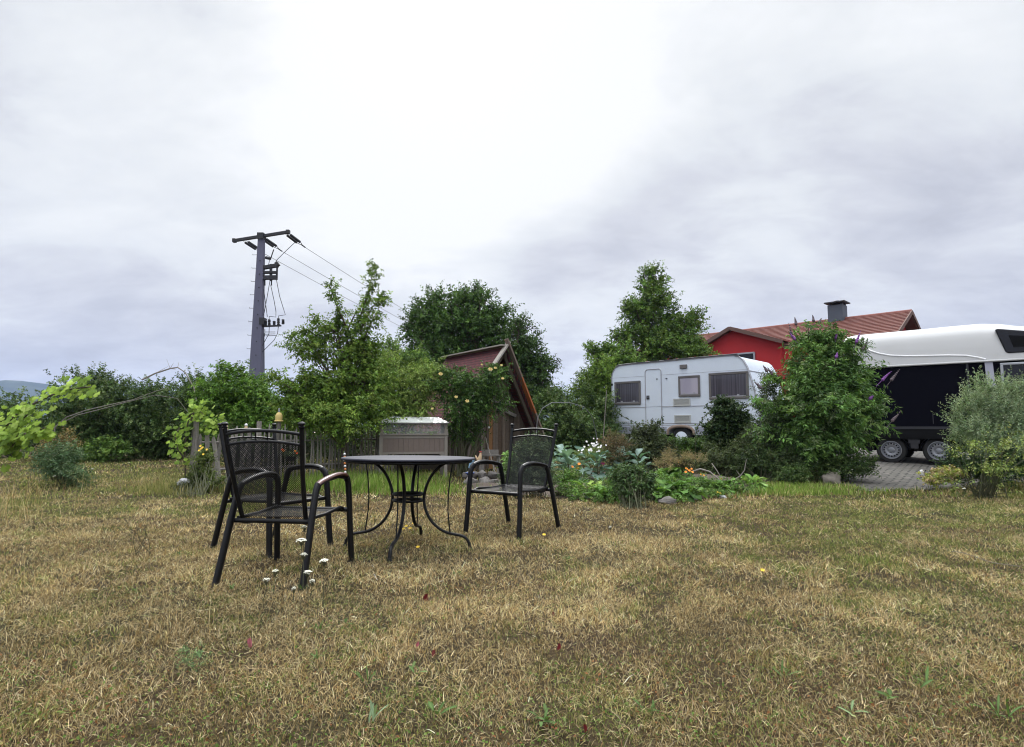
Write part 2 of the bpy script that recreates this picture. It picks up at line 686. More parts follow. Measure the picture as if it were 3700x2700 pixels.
    def build(self, name, m, parent=None, smooth=False, label=None, loc=None, bevel=0, attr=False):
        me = bpy.data.meshes.new(name)
        me.from_pydata(self.v, [], self.f)
        if attr:
            ca = me.color_attributes.new('col', 'FLOAT_COLOR', 'POINT')
            ca.data.foreach_set('color', np.hstack([np.array(self.c, np.float32), np.ones((len(self.c), 1), np.float32)]).ravel())
        me.update()
        if smooth:
            me.shade_smooth()
            try:
                me.set_sharp_from_angle(angle=R(45))
            except Exception:
                pass
        me.materials.append(m)
        o = bpy.data.objects.new(name, me)
        COL.objects.link(o)
        o.parent = parent
        if loc is not None:
            o.location = loc
        if bevel:
            bv = o.modifiers.new('bevel', 'BEVEL')
            bv.width = bevel
            bv.segments = 2
            bv.limit_method = 'ANGLE'
        if label:
            o['label'] = label
        return o


def np_mesh(name, verts, tris, cols, m, parent=None, origin=(0, 0, 0)):
    verts = np.asarray(verts, np.float32) - np.asarray(origin, np.float32)
    me = bpy.data.meshes.new(name)
    nv, nf = len(verts), len(tris)
    k = tris.shape[1]
    me.vertices.add(nv)
    me.vertices.foreach_set('co', verts.ravel())
    me.loops.add(nf * k)
    me.loops.foreach_set('vertex_index', tris.astype(np.int32).ravel())
    me.polygons.add(nf)
    me.polygons.foreach_set('loop_start', np.arange(0, nf * k, k, dtype=np.int32))
    me.update(calc_edges=True)
    ca = me.color_attributes.new('col', 'FLOAT_COLOR', 'POINT')
    ca.data.foreach_set('color', np.hstack([cols, np.ones((nv, 1))]).astype(np.float32).ravel())
    me.materials.append(m)
    o = bpy.data.objects.new(name, me)
    COL.objects.link(o)
    o.parent = parent
    return o


def unit(a):
    return a / np.maximum(np.linalg.norm(a, axis=-1, keepdims=True), 1e-9)


def leaf_geo(p, d, n, ln, wd, col, fold=.18):
    """N folded diamond leaves -> verts, tris, cols"""
    d = unit(d)
    s = unit(np.cross(d, n))
    n = np.cross(s, d)
    ln = ln[:, None]
    wd = wd[:, None]
    a = p
    t = p + d * ln - n * ln * .12
    l = p + d * ln * .45 + s * wd / 2 + n * wd * fold
    r = p + d * ln * .45 - s * wd / 2 + n * wd * fold
    v = np.stack([a, r, t, l], 1).reshape(-1, 3)
    i = np.arange(len(p))[:, None] * 4
    f = np.concatenate([i + np.array([[0, 1, 2]]), i + np.array([[0, 2, 3]])], 0)
    return v, f, np.repeat(col, 4, 0)


def pick(pal, n, rng=RNG):
    pal = np.array(pal, float)
    w = pal[:, 3] / pal[:, 3].sum()
    return pal[rng.choice(len(pal), n, p=w), :3]


def vnoise(x, y, s, seed=0):
    """cheap smooth noise 0..1"""
    r = np.random.default_rng(seed)
    out = 0
    for k in range(6):
        a = r.uniform(0, 2 * PI)
        f = s * r.uniform(.6, 1.8)
        out = out + np.sin((x * math.cos(a) + y * math.sin(a)) * f + r.uniform(0, 6.3) + 1.2 * np.sin((x * math.sin(a) - y * math.cos(a)) * f * .7 + r.uniform(0, 6.3)))
    return np.clip(out / 6 * .9 + .5, 0, 1)

# ------------------------------------------------------------------ vegetation helpers
def blob_px(px, py, y, rx, ry, dy=None):
    """an ellipsoid of foliage: centre seen at px,py at distance y, radii given in photo pixels"""
    c = at(px, py, y)
    k = y / FPX
    return (np.array(c), np.array([rx * k, (dy if dy else rx * k * .85), ry * k]))


def twigs(blobs, n, rng, up=.35, inner=.4, clump=.165):
    w = np.array([(b[1][0] * b[1][1] * b[1][2]) ** .67 for b in blobs])
    idx = rng.choice(len(blobs), n, p=w / w.sum())
    c = np.array([b[0] for b in blobs])[idx]
    r = np.array([b[1] for b in blobs])[idx]
    # sub-clumps give light and dark masses with gaps between them
    nc = max(6, n // 22)
    cd = unit(rng.normal(size=(len(blobs), nc, 3)))
    cr = rng.uniform(0, 1, (len(blobs), nc, 1)) ** inner
    cc = cd * cr
    pickc = rng.integers(0, nc, n)
    q = cc[idx, pickc] + rng.normal(size=(n, 3)) * clump
    rad = np.linalg.norm(q, axis=1)
    d = unit(q)
    # lumpy outline
    lump = .82 + .25 * np.sin(d[:, 0] * 5 + idx) * np.sin(d[:, 2] * 6 + idx * 2.1) + .12 * np.sin(d[:, 1] * 9 + d[:, 0] * 7)
    p = c + d * r * (rad * lump)[:, None]
    o = unit(d * .8 + np.array([0, 0, up]) + rng.normal(size=(n, 3)) * .35)
    return p, o, idx


def foliage(tp, to, per, tl, leaf, pal, rng, droop=.25, jit=.36, tipcol=None, updown=0.6):
    n = len(tp)
    f = np.tile((np.arange(per) + .5) / per, n) + rng.uniform(-.5, .5, n * per) / per
    o = np.repeat(to, per, 0)
    tls = np.repeat(tl * rng.uniform(.6, 1.4, n), per)
    p = np.repeat(tp, per, 0) + o * (f * tls)[:, None]
    p = p + np.array([0, 0, -1]) * ((f ** 2) * tls * droop * .8)[:, None]
    sd = unit(np.cross(o, rng.normal(size=(n * per, 3))))
    d = unit(o * .45 + sd * .9 + np.array([0, 0, -droop]) + rng.normal(size=p.shape) * .15)
    nn = unit(np.array([0, 0, updown]) + rng.normal(size=p.shape) * .55)
    sz = rng.uniform(.6, 1.25, n * per) * (1.1 - .35 * f)
    base = np.repeat(pick(pal, n, rng) * rng.uniform(1 - jit, 1 + jit, (n, 1)), per, 0)
    col = base * rng.uniform(.72, 1.28, (n * per, 1)) * np.array([1, 1, 1])
    col *= 1 + rng.normal(size=col.shape) * .05
    if tipcol is not None:
        k = (f > .75)[:, None] * .6
        col = col * (1 - k) + np.array(tipcol) * k
    col = col * np.array([.96, 1.0, .90])
    return leaf_geo(p, d, nn, leaf[0] * sz, leaf[1] * sz, np.clip(col, .002, 1))


def bend(a, b, k=.15, n=6, rng=RNG, up=0.0):
    a, b = np.array(a, float), np.array(b, float)
    t = np.linspace(0, 1, n)[:, None]
    off = rng.normal(size=3) * np.linalg.norm(b - a) * k
    off[2] = abs(off[2]) * .4 + up * np.linalg.norm(b - a)
    return a + (b - a) * t + off * (4 * t * (1 - t)) * .5


def shrub(name, label, cat, base, blobs, n, per, tl, leaf, pal, stems=10, sr=.012, seed=1, group=None, droop=.25, up=.35,
          trunk=None, tipcol=None, m=None, inner=.4, part='foliage', extra=None, twigstems=0, updown=.6, stemmat=None, dens=True):
    """plant = Empty > foliage + stems (or crown + trunk)"""
    rng = np.random.default_rng(seed)
    root = empty(name, label, cat, base, 0, group)
    base = np.array(base, float)
    if dens and n > 700:      # finer leaves, more of them
        n, leaf = int(n * 1.3), (leaf[0] * .84, leaf[1] * .84)
    tp, to, idx = twigs(blobs, n, rng, up, inner)
    if extra is not None:
        tp = np.concatenate([tp, extra[0]])
        to = np.concatenate([to, extra[1]])
    keep = tp[:, 2] > H(tp[:, 0], tp[:, 1]) + .02
    tp, to = tp[keep], to[keep]
    v, f, c = foliage(tp, to, per, tl, leaf, pal, rng, droop, tipcol=tipcol, updown=updown)
    g = H(v[:, 0], v[:, 1]) + .01
    v[:, 2] = np.maximum(v[:, 2], g)
    np_mesh(part, v, f, c, m or M_LEAF, root, base)
    mb = MB()
    rb = lambda a: [tuple(p - base) for p in a]
    if trunk:
        h, r0 = trunk
        top = base + np.array([rng.normal() * .06 * h, rng.normal() * .06 * h, h])
        tr = bend(base - [0, 0, .05], top, .05, 7, rng)
        mb.tube(rb(tr), list(np.linspace(r0 * 1.15, r0 * .6, 7)), 9)
        for b in blobs:
            s = tr[rng.integers(3, 7)]
            lp = bend(s, b[0], .12, 7, rng, .05)
            mb.tube(rb(lp), list(np.linspace(r0 * .5, r0 * .16, 7)), 6)
            b_i = np.where(np.linalg.norm((tp - b[0]) / b[1], axis=1) < 1.2)[0]
            if len(b_i):
                for j in rng.choice(b_i, min(len(b_i), 16)):
                    q = lp[rng.integers(2, 7)]
                    mb.tube(rb(bend(q, tp[j] + to[j] * tl * .5, .12, 5, rng)), list(np.linspace(r0 * .17, r0 * .05, 5)), 4, caps=False)
    else:
        ch = rng.choice(len(tp), min(stems, len(tp)), replace=False)
        for j in ch:
            b0 = base + np.array([rng.normal() * .04, rng.normal() * .04, 0]) * 2
            b0[2] = float(H(b0[0], b0[1])) - .02
            mb.tube(rb(bend(b0, tp[j] + to[j] * tl * .7, .1, 6, rng, .08)), list(np.linspace(sr, sr * .3, 6)), 5, caps=False)
    if twigstems:
        for j in rng.choice(len(tp), min(twigstems, len(tp)), replace=False):
            mb.tube(rb([tp[j] - to[j] * tl * .4, tp[j], tp[j] + to[j] * tl * .8]), [sr * .4, sr * .3, sr * .15], 4, caps=False)
    mb.build('trunk' if trunk else 'stem', stemmat or (M_BARK if trunk else M_STEM), root, smooth=True)
    return root


def spikes(pts, n, rng, spread=.12, dirv=None):
    """extra twig starts along shoots given as world polylines -> (points, directions)"""
    P, O = [], []
    for poly in pts:
        poly = np.array(poly, float)
        seg = rng.integers(0, len(poly) - 1, n)
        t = rng.uniform(0, 1, n)[:, None]
        a, b = poly[seg], poly[seg + 1]
        p = a + (b - a) * t
        k = unit(b - a)
        o = unit(k * .8 + rng.normal(size=(n, 3)) * .7)
        P.append(p + rng.normal(size=(n, 3)) * spread)
        O.append(o)
    return np.concatenate(P), np.concatenate(O)


def big_leaf(p, az, el, ln, wd, col, rng, droop=.5, cup=.15, wave=.08, petiole=0.0, nu=6, nv=5, lobes=0):
    """one broad curved leaf as a grid -> verts, quads(as tris), cols"""
    d = np.array([math.cos(az), math.sin(az), 0.0])
    s = np.array([-math.sin(az), math.cos(az), 0.0])
    vs, cs = [], []
    ph = rng.uniform(0, 6.3)
    x = petiole * math.cos(el)
    z = petiole * math.sin(el)
    e = el
    cx, cz = [x], [z]
    for i in range(nu):
        e -= droop * 1.6 / nu
        x += math.cos(e) * ln / nu
        z += math.sin(e) * ln / nu
        cx.append(x)
        cz.append(z)
    for i in range(nu + 1):
        t = i / nu
        w = wd * (math.sin(PI * min(1, .08 + t * .92)) ** .6) * (.75 + .35 * t)
        if i == nu:
            w = wd * .12
        for j in range(nv):
            u = j / (nv - 1) * 2 - 1
            zz = cup * wd * u * u + wave * wd * abs(u) * math.sin(t * 9 + ph + (u > 0) * 2)
            ww = w * (1 + (lobes * .25 * math.sin(t * 14 + ph) if abs(u) > .9 else 0))
            vs.append(np.array(p) + d * cx[i] + s * (u * ww / 2) + np.array([0, 0, cz[i] + zz]))
            sh = 1.35 if (j == nv // 2) else 1.0
            cs.append(np.clip(np.array(col) * sh * rng.uniform(.9, 1.1), 0, 1))
    fs = []
    for i in range(nu):
        for j in range(nv - 1):
            a = i * nv + j
            fs.append((a, a + 1, a + nv + 1, a + nv))
    return vs, fs, cs


def rosette(name, label, cat, base, n, ln, wd, pal, seed, group=None, el=(.3, 1.3), droop=.6, cup=.15, wave=.1, petiole=.05,
            stalk=None, part='leaves', lobes=0, m=None, spread=.02, stemh=0.0, own=None):
    rng = np.random.default_rng(seed)
    root = own or empty(name, label, cat, base, 0, group)
    V, F, C = [], [], []
    mb = MB()
    cols = pick(pal, n, rng)
    for i in range(n):
        az = i * 2.4 + rng.uniform(-.4, .4)
        k = i / max(1, n - 1)
        e = el[0] + (el[1] - el[0]) * k + rng.uniform(-.12, .12)
        z0 = stemh * k
        p = np.array([rng.normal() * spread, rng.normal() * spread, .01 + z0])
        l = ln * rng.uniform(.7, 1.15) * (1 - .3 * k)
        v, f, c = big_leaf(p, az, e, l, wd * rng.uniform(.75, 1.15) * (1 - .25 * k), cols[i] * rng.uniform(.8, 1.2), rng, droop, cup, wave, petiole, lobes=lobes)
        o = len(V)
        V += v
        C += c
        F += [tuple(q + o for q in ff) for ff in f]
        if petiole > .03:
            mb.tube([p, p + np.array([math.cos(az) * math.cos(e), math.sin(az) * math.cos(e), math.sin(e)]) * petiole * 1.02], [.006, .004], 5)
    np_mesh(part, np.array(V), np.array(F), np.array(C), m or M_LEAF_MATT, root)
    if stemh:
        mb.tube([(0, 0, 0), (0, 0, stemh)], [.014, .008], 6)
    if mb.v:
        mb.build('stalk', stalk or M_STEM, root, smooth=True)
    return root


def lobed_leaves(ps, dirs, norms, sizes, cols, rng):
    """grape leaves: 5-lobed fans"""
    ang = np.radians([-165, -140, -112, -85, -62, -40, -20, 0, 20, 40, 62, 85, 112, 140, 165])
    rad = np.array([.55, .70, .62, .82, .62, .80, .74, 1.0, .74, .80, .62, .82, .62, .70, .55])
    V, F, C = [], [], []
    for p, d, n, s, c in zip(ps, dirs, norms, sizes, cols):
        d = d / np.linalg.norm(d)
        sd = np.cross(d, n)
        sd /= np.linalg.norm(sd)
        n = np.cross(sd, d)
        o = len(V)
        V.append(p + d * s * .15)
        C.append(c * 1.25)
        rr = rad * (1 + rng.normal(size=15) * .06)
        for a, r_ in zip(ang, rr):
            q = p + d * (s * .15 + s * .55 * r_ * math.cos(a)) + sd * (s * .6 * r_ * math.sin(a)) + n * (s * (.06 * math.sin(a * 3) - .18 * r_ * r_ * abs(math.sin(a))))
            V.append(q)
            C.append(c * rng.uniform(.85, 1.15))
        for k in range(14):
            F.append((o, o + 1 + k, o + 2 + k))
    return np.array(V), np.array(F), np.clip(np.array(C), 0, 1)


def star_flower(mb, c, r, n=8, up=(0, 0, 1), cup=.25, col=None, core=None):
    up = Vector(up).normalized()
    s = up.orthogonal().normalized()
    t = up.cross(s)
    c = Vector(c)
    for k in range(n):
        a = 2 * PI * k / n + random.uniform(-.1, .1)
        d = s * math.cos(a) + t * math.sin(a)
        e = t * math.cos(a) - s * math.sin(a)
        w = r * 1.9 / n * 1.4
        q = (c, c + d * r * .6 + e * w + up * r * cup, c + d * r + up * r * cup * 1.1, c + d * r * .6 - e * w + up * r * cup)
        mb.add(q, [(0, 1, 2, 3)], col)
    if core:
        mb.ball(c + up * r * .12, r * .28, 6, .6, core)


# ------------------------------------------------------------------ ground
def grid_mesh(name, xs, ys, zf, m, skirt=False):
    X, Y = np.meshgrid(xs, ys)
    Z = zf(X, Y)
    v = np.stack([X, Y, Z], -1).reshape(-1, 3)
    nx, ny = len(xs), len(ys)
    i = (np.arange(ny - 1)[:, None] * nx + np.arange(nx - 1)[None]).reshape(-1, 1)
    f = i + np.array([[0, 1, nx + 1, nx]])
    return np_mesh(name, v, f, np.full((len(v), 3), .5), m)


xs = np.concatenate([-np.geomspace(30, 4500, 22)[::-1], np.arange(-28, 34, .5), np.geomspace(36, 4500, 22)])
ys = np.concatenate([-np.geomspace(12, 4500, 18)[::-1], np.arange(-10, 34, .5), np.geomspace(36, 4500, 24)])
ground = grid_mesh('ground', xs, ys, H, M_GROUND)
tag(ground, 'dry brown lawn soil running out to the far fields', kind='structure')
ground.data.shade_smooth()

# paved drive under the horse trailer
pv = [(5.2, 8.75), (6.5, 9.15), (7.6, 9.6), (9.6, 10.6), (15, 12.2), (26, 14.5), (26, 26), (14, 22), (8.2, 17.2), (6.4, 14.2), (6.0, 12.0), (5.6, 10.4)]


def in_poly(x, y, poly):
    x, y = np.asarray(x), np.asarray(y)
    ins = np.zeros(x.shape, bool)
    n = len(poly)
    for i in range(n):
        x1, y1 = poly[i]
        x2, y2 = poly[(i + 1) % n]
        if y1 == y2:
            continue
        cond = ((y1 > y) != (y2 > y)) & (x < (x2 - x1) * (y - y1) / (y2 - y1) + x1)
        ins ^= cond
    return ins


def build_paving():
    st = .2
    gx = np.arange(4.6, 26.4, st)
    gy = np.arange(8.4, 26.2, st)
    X, Y = np.meshgrid(gx, gy)
    ins = in_poly(X[:-1, :-1] + st / 2, Y[:-1, :-1] + st / 2, pv)
    Z = H(X, Y) + .012
    v = np.stack([X, Y, Z], -1).reshape(-1, 3)
    nx = len(gx)
    i = (np.arange(len(gy) - 1)[:, None] * nx + np.arange(nx - 1)[None])[ins].reshape(-1, 1)
    f = i + np.array([[0, 1, nx + 1, nx]])
    o = np_mesh('paving', v, f, np.full((len(v), 3), .5), M_PAVE)
    tag(o, 'grey concrete block paving under the horse trailer', kind='structure')


build_paving()


def build_hills():
    n = 140
    az = np.linspace(R(-62), R(62), n)
    V, F = [], []
    for i, a in enumerate(az):
        px = 1850 + math.tan(a) * FPX
        top = 138 + 26 * math.exp(-((px + 100) / 250) ** 2) + 10 * math.sin(px / 170) + 6 * math.sin(px / 61 + 1) - 34 * float(sstep((px - 620) / 500))
        d = 2600
        hgt = max(30, top / FPX * d * math.cos(a) + 1)
        for rr, hh in ((2100, -5), (2300, hgt * .45), (2480, hgt * .85), (2600, hgt), (3000, hgt * .8), (3600, -5)):
            dd = rr / math.cos(a) * math.cos(a)
            V.append((math.sin(a) * dd, math.cos(a) * dd, hh))
    for i in range(n - 1):
        for j in range(5):
            a = i * 6 + j
            F.append((a, a + 6, a + 7, a + 1))
    o = np_mesh('hills', np.array(V), np.array(F), np.full((len(V), 3), .5), M_HILL)
    o.data.shade_smooth()
    tag(o, 'low wooded hills far behind the hedge', kind='structure')


build_hills()

# ------------------------------------------------------------------ lawn of dry grass (uncountable)
def lawn_green(x, y):
    """0 = straw, 1 = green, by place"""
    g = .20 + 0 * x
    g = g + 1.0 * sstep((y - 6.0) / 1.4) * sstep((-x - 1.4) / 2.0)          # far left is olive
    g = g + .75 * sstep((x - .6) / 2.6) * sstep((y - 2.4) / 2.0)
    g = g - .35 * sstep((x + 1) / 1.5) * sstep((2.6 - x) / 1.5) * sstep((y - 4.6) / 1.0) * sstep((7.2 - y) / .8)              # right side
    g = g + .6 * sstep((y - 7.2) / 1.0) * sstep((x - 1.5) / 1.5)
    g = g + .6 * sstep((y - 8.2) / .9) * (np.abs(x + 1.2) < 3)
    g = g + .30 * sstep((2.5 - y) / .8)
    return np.clip(g, 0, 1)


BED = [(-.6, 8.5), (.3, 8.1), (.9, 7.5), (1.6, 7.3), (2.3, 7.7), (3.1, 8.1), (3.6, 8.4), (4.0, 8.9), (4.2, 9.6), (4.2, 11.8), (2, 12.6), (0, 12.2), (-1.2, 10.5), (-1.0, 8.8)]


def build_lawn():
    rng = np.random.default_rng(5)
    P, LEN, WID = [], [], []
    for y0, y1, dens, ln, wd in ((1.25, 2.3, 23000, .034, .0020), (2.3, 3.6, 15500, .037, .0023), (3.6, 5.4, 7500, .046, .0030),
                                 (5.4, 8.0, 3800, .048, .0042), (8.0, 12, 1000, .065, .008), (12, 18.5, 400, .07, .013)):
        xl0 = -.92 * y1 - 1.2
        xl1 = .92 * y1 + 1.2
        if y0 > 7.9:
            xl0, xl1 = -.9 * y1 - .5, .75 * y1
        n = int((xl1 - xl0) * (y1 - y0) * dens)
        x = rng.uniform(xl0, xl1, n)
        y = rng.uniform(y0, y1, n)
        keep = ~in_poly(x, y, pv) & (np.abs(x) < .92 * y + 1.2)
        keep &= ~(in_poly(x, y - .45, BED) & (rng.uniform(size=n) < .8))
        # thin places and tufts
        keep &= rng.uniform(size=n) < .05 + .65 * vnoise(x, y, 7, 3) + .75 * vnoise(x, y, 17, 4)
        x, y = x[keep], y[keep]
        P.append(np.stack([x, y, H(x, y)], 1))
        LEN.append(np.full(len(x), ln))
        WID.append(np.full(len(x), wd))
    nbase = sum(len(q) for q in P)
    # a thinner top layer of long pale blades lying over the thatch
    for y0, y1, dens, l_, w_ in ((1.25, 2.3, 3600, .042, .0017), (2.3, 3.6, 2400, .046, .0020), (3.6, 5.4, 1200, .055, .0026), (5.4, 8.0, 450, .055, .0036)):
        xr = .92 * y1 + 1.2
        m_ = int(2 * xr * (y1 - y0) * dens)
        x = rng.uniform(-xr, xr, m_)
        y = rng.uniform(y0, y1, m_)
        k_ = (np.abs(x) < .92 * y + 1.2) & ~in_poly(x, y, pv) & ~in_poly(x, y - .45, BED) & (rng.uniform(size=m_) < .15 + 1.2 * vnoise(x, y, 3.2, 66))
        x, y = x[k_], y[k_]
        P.append(np.stack([x, y, H(x, y) + rng.uniform(0, .018, len(x))], 1))
        LEN.append(np.full(len(x), l_))
        WID.append(np.full(len(x), w_))
    p = np.concatenate(P)
    ln = np.concatenate(LEN)
    wd = np.concatenate(WID)
    n = len(p)
    x, y = p[:, 0], p[:, 1]
    tuft = vnoise(x, y, 5.5, 8)
    patch = vnoise(x, y, 1.1, 21)
    small = vnoise(x, y, 3.0, 33)
    g = lawn_green(x, y)
    ln = ln * rng.uniform(.35, 1.25, n) * (.6 + .55 * tuft)
    swirl = vnoise(x, y, 4.5, 44) * 14
    az = swirl + rng.normal(size=n) * 2.2
    tilt = np.clip(rng.beta(1.6, 1.6, n) * 1.5 + .05, .05, 1.5)
    top = np.arange(n) >= nbase
    tilt = np.where(top, np.clip(rng.normal(size=n) * .28 + 1.22, .2, 1.5), tilt)
    # long green grass along the bed
    lush = sstep((y - 7.9) / .8) * sstep((x - 2.2) / 1.0) + sstep((y - 8.6) / .8) * (np.abs(x + 1.6) < 2)
    tilt = np.where(rng.uniform(size=n) < .5 * lush, tilt * .4, tilt)
    ln = ln * (1 + .9 * np.clip(lush, 0, 1) * rng.uniform(0, 1, n))
    d = np.stack([np.sin(tilt) * np.cos(az), np.sin(tilt) * np.sin(az), np.cos(tilt)], 1)
    s = unit(np.cross(d, rng.normal(size=(n, 3))))
    curl = unit(np.stack([np.cos(az), np.sin(az), -np.full(n, .9)], 1))
    w2 = (wd * rng.uniform(.6, 1.3, n))[:, None] / 2
    l3 = ln[:, None]
    b0 = p - [0, 0, .004]
    m1 = p + d * l3 * .55
    t = p + d * l3 * .97 + curl * l3 * .10 * rng.uniform(0, 2, (n, 1))
    t[:, 2] = np.maximum(t[:, 2], p[:, 2] + .003)
    v = np.stack([b0 - s * w2, b0 + s * w2, m1 - s * w2 * .85, m1 + s * w2 * .85, t], 1).reshape(-1, 3)
    i = np.arange(n)[:, None] * 5
    f = np.concatenate([i + np.array([[0, 1, 3]]), i + np.array([[0, 3, 2]]), i + np.array([[2, 3, 4]])])
    straw = pick([(.46, .35, .20, 3), (.57, .46, .285, 2.4), (.33, .225, .11, 2.2), (.22, .14, .07, 1.2), (.70, .60, .40, .9)], n, rng)
    green = pick([(.19, .20, .065, 3), (.125, .165, .045, 2.4), (.27, .27, .11, 2.2), (.36, .33, .16, 1.2), (.09, .15, .03, 1.2)], n, rng)
    brown = pick([(.26, .155, .085, 2), (.37, .25, .145, 2), (.15, .095, .05, 1.2), (.42, .31, .19, 1.4)], n, rng)
    fleck = vnoise(x, y, 9, 55)
    isg = rng.uniform(size=n) < np.clip(g * (.62 + .6 * small) + .30 * (small - .5) + .9 * (fleck - .66), 0, 1)
    isb = rng.uniform(size=n) < np.clip((patch - .52) * 1.6 + (fleck - .6) * .8, 0, .6)
    pale = pick([(.53, .43, .27, 3), (.66, .56, .38, 1.2), (.44, .34, .20, 2.4), (.33, .35, .17, 1.6)], n, rng)
    mid = vnoise(x, y, 2.0, 88)
    c = np.where(isg[:, None], green, np.where(isb[:, None], brown, straw * (.70 + .42 * mid)[:, None]))
    c = np.where(top[:, None] & ((~isg) | (rng.uniform(size=n) < .5))[:, None], pale, c)
    c = c * (.86 + .28 * tuft)[:, None] * np.clip(rng.lognormal(-.08, .42, (n, 1)), .3, 2.0)
    col = np.repeat(c, 5, 0)
    o = np_mesh('lawn_grass', v, f, np.clip(col, 0, 1), M_GRASS)
    tag(o, 'short dried out lawn grass, straw coloured with green patches', 'grass', kind='stuff')
    return n


NB = build_lawn()


def stalk_patch(name, label, areas, m=M_GRASS, seed=1, cat='grass'):
    """tall loose grass: areas = (x0,x1,y0,y1,n,h,width,palette,spread)"""
    rng = np.random.default_rng(seed)
    V, F, C = [], [], []
    o = 0
    for x0, x1, y0, y1, n, h, w, pal, sp in areas:
        u = np.clip(rng.normal(size=n) * .25 + .5, -.1, 1.1)
        x = x0 + (x1 - x0) * u
        y = rng.uniform(y0, y1, n)
        kp = ~in_poly(x, y, pv)
        x, y = x[kp], y[kp]
        n = len(x)
        z = H(x, y)
        hh = h * rng.uniform(.35, 1.1, n)
        az = rng.uniform(0, 2 * PI, n)
        lean = rng.uniform(.02, sp, n)
        a = np.stack([x, y, z], 1)
        k = np.stack([np.cos(az), np.sin(az), 0 * az], 1)
        p1 = a + k * (hh * lean * .35)[:, None] + np.stack([0 * x, 0 * x, hh * .55], 1)
        p2 = a + k * (hh * lean * 1.1)[:, None] + np.stack([0 * x, 0 * x, hh * .95], 1)
        s = unit(np.cross(np.array([0, 0, 1.]), k + rng.normal(size=k.shape) * .5)) * (w / 2 * rng.uniform(.6, 1.3, (n, 1)))
        s[:, 2] = 0
        v = np.stack([a - s, a + s, p1 - s * .8, p1 + s * .8, p2], 1).reshape(-1, 3)
        i = np.arange(n)[:, None] * 5 + o
        F.append(np.concatenate([i + np.array([[0, 1, 3]]), i + np.array([[0, 3, 2]]), i + np.array([[2, 3, 4]])]))
        V.append(v)
        c = pick(pal, n, rng) * rng.uniform(.7, 1.25, (n, 1))
        C.append(np.repeat(c, 5, 0))
        o += n * 5
    ob = np_mesh(name, np.concatenate(V), np.concatenate(F), np.clip(np.concatenate(C), 0, 1), m)
    return tag(ob, label, cat, kind='stuff')


STRAW = [(.44, .33, .18, 3), (.56, .46, .28, 2), (.30, .20, .10, 2), (.20, .18, .07, 1)]
GREENG = [(.17, .27, .05, 3), (.25, .34, .08, 2), (.11, .18, .035, 2), (.36, .34, .16, .8)]
OLIVE = [(.20, .20, .07, 3), (.33, .29, .13, 2), (.12, .16, .04, 2), (.45, .37, .2, 1)]
stalk_patch('tall_dry_grass', 'tall dead straw coloured grass at the left edge of the lawn',
            [(-6.9, -5.0, 5.4, 6.7, 650, .40, .004, STRAW, .9), (-8.1, -5.9, 6.6, 8.6, 500, .30, .004, STRAW, 1.0)], seed=2)
stalk_patch('tall_meadow_grass', 'loose olive grass leaning out beside the fence corner',
            [(-6.3, -4.8, 8.7, 10.2, 500, .38, .0035, OLIVE, 1.2), (-5.5, -4.3, 8.3, 9.2, 800, .17, .005, OLIVE, .9)], seed=3)
stalk_patch('long_green_grass', 'long fresh green grass in front of the picket fence',
            [(-4.2, -1.4, 8.9, 11.0, 5500, .22, .008, GREENG, .6), (-2.6, -.4, 8.3, 9.6, 1500, .14, .008, GREENG, .6),
             (-4.6, -3.2, 8.6, 10.0, 900, .2, .008, OLIVE, .6)], seed=4)
stalk_patch('verge_grass', 'green grass strip between the vegetable bed and the drive',
            [(2.6, 5.4, 8.4, 9.6, 4200, .11, .007, GREENG, .8), (5.4, 9.0, 7.2, 8.6, 2200, .07, .007, OLIVE, .9),
             (6.6, 9.5, 8.4, 9.4, 1500, .13, .007, OLIVE, .9), (8.0, 12.5, 9.2, 10.8, 1200, .16, .010, OLIVE, .7)], seed=5)
stalk_patch('standing_dry_stalks', 'thin bleached grass stalks standing above the lawn',
            [(-4.2, -1.2, 2.6, 5.0, 330, .17, .0022, STRAW, .9), (-2.4, .2, 1.9, 4.4, 260, .13, .002, STRAW, .9),
             (0, 4.2, 1.9, 5.5, 160, .10, .002, STRAW, .9)], seed=6)

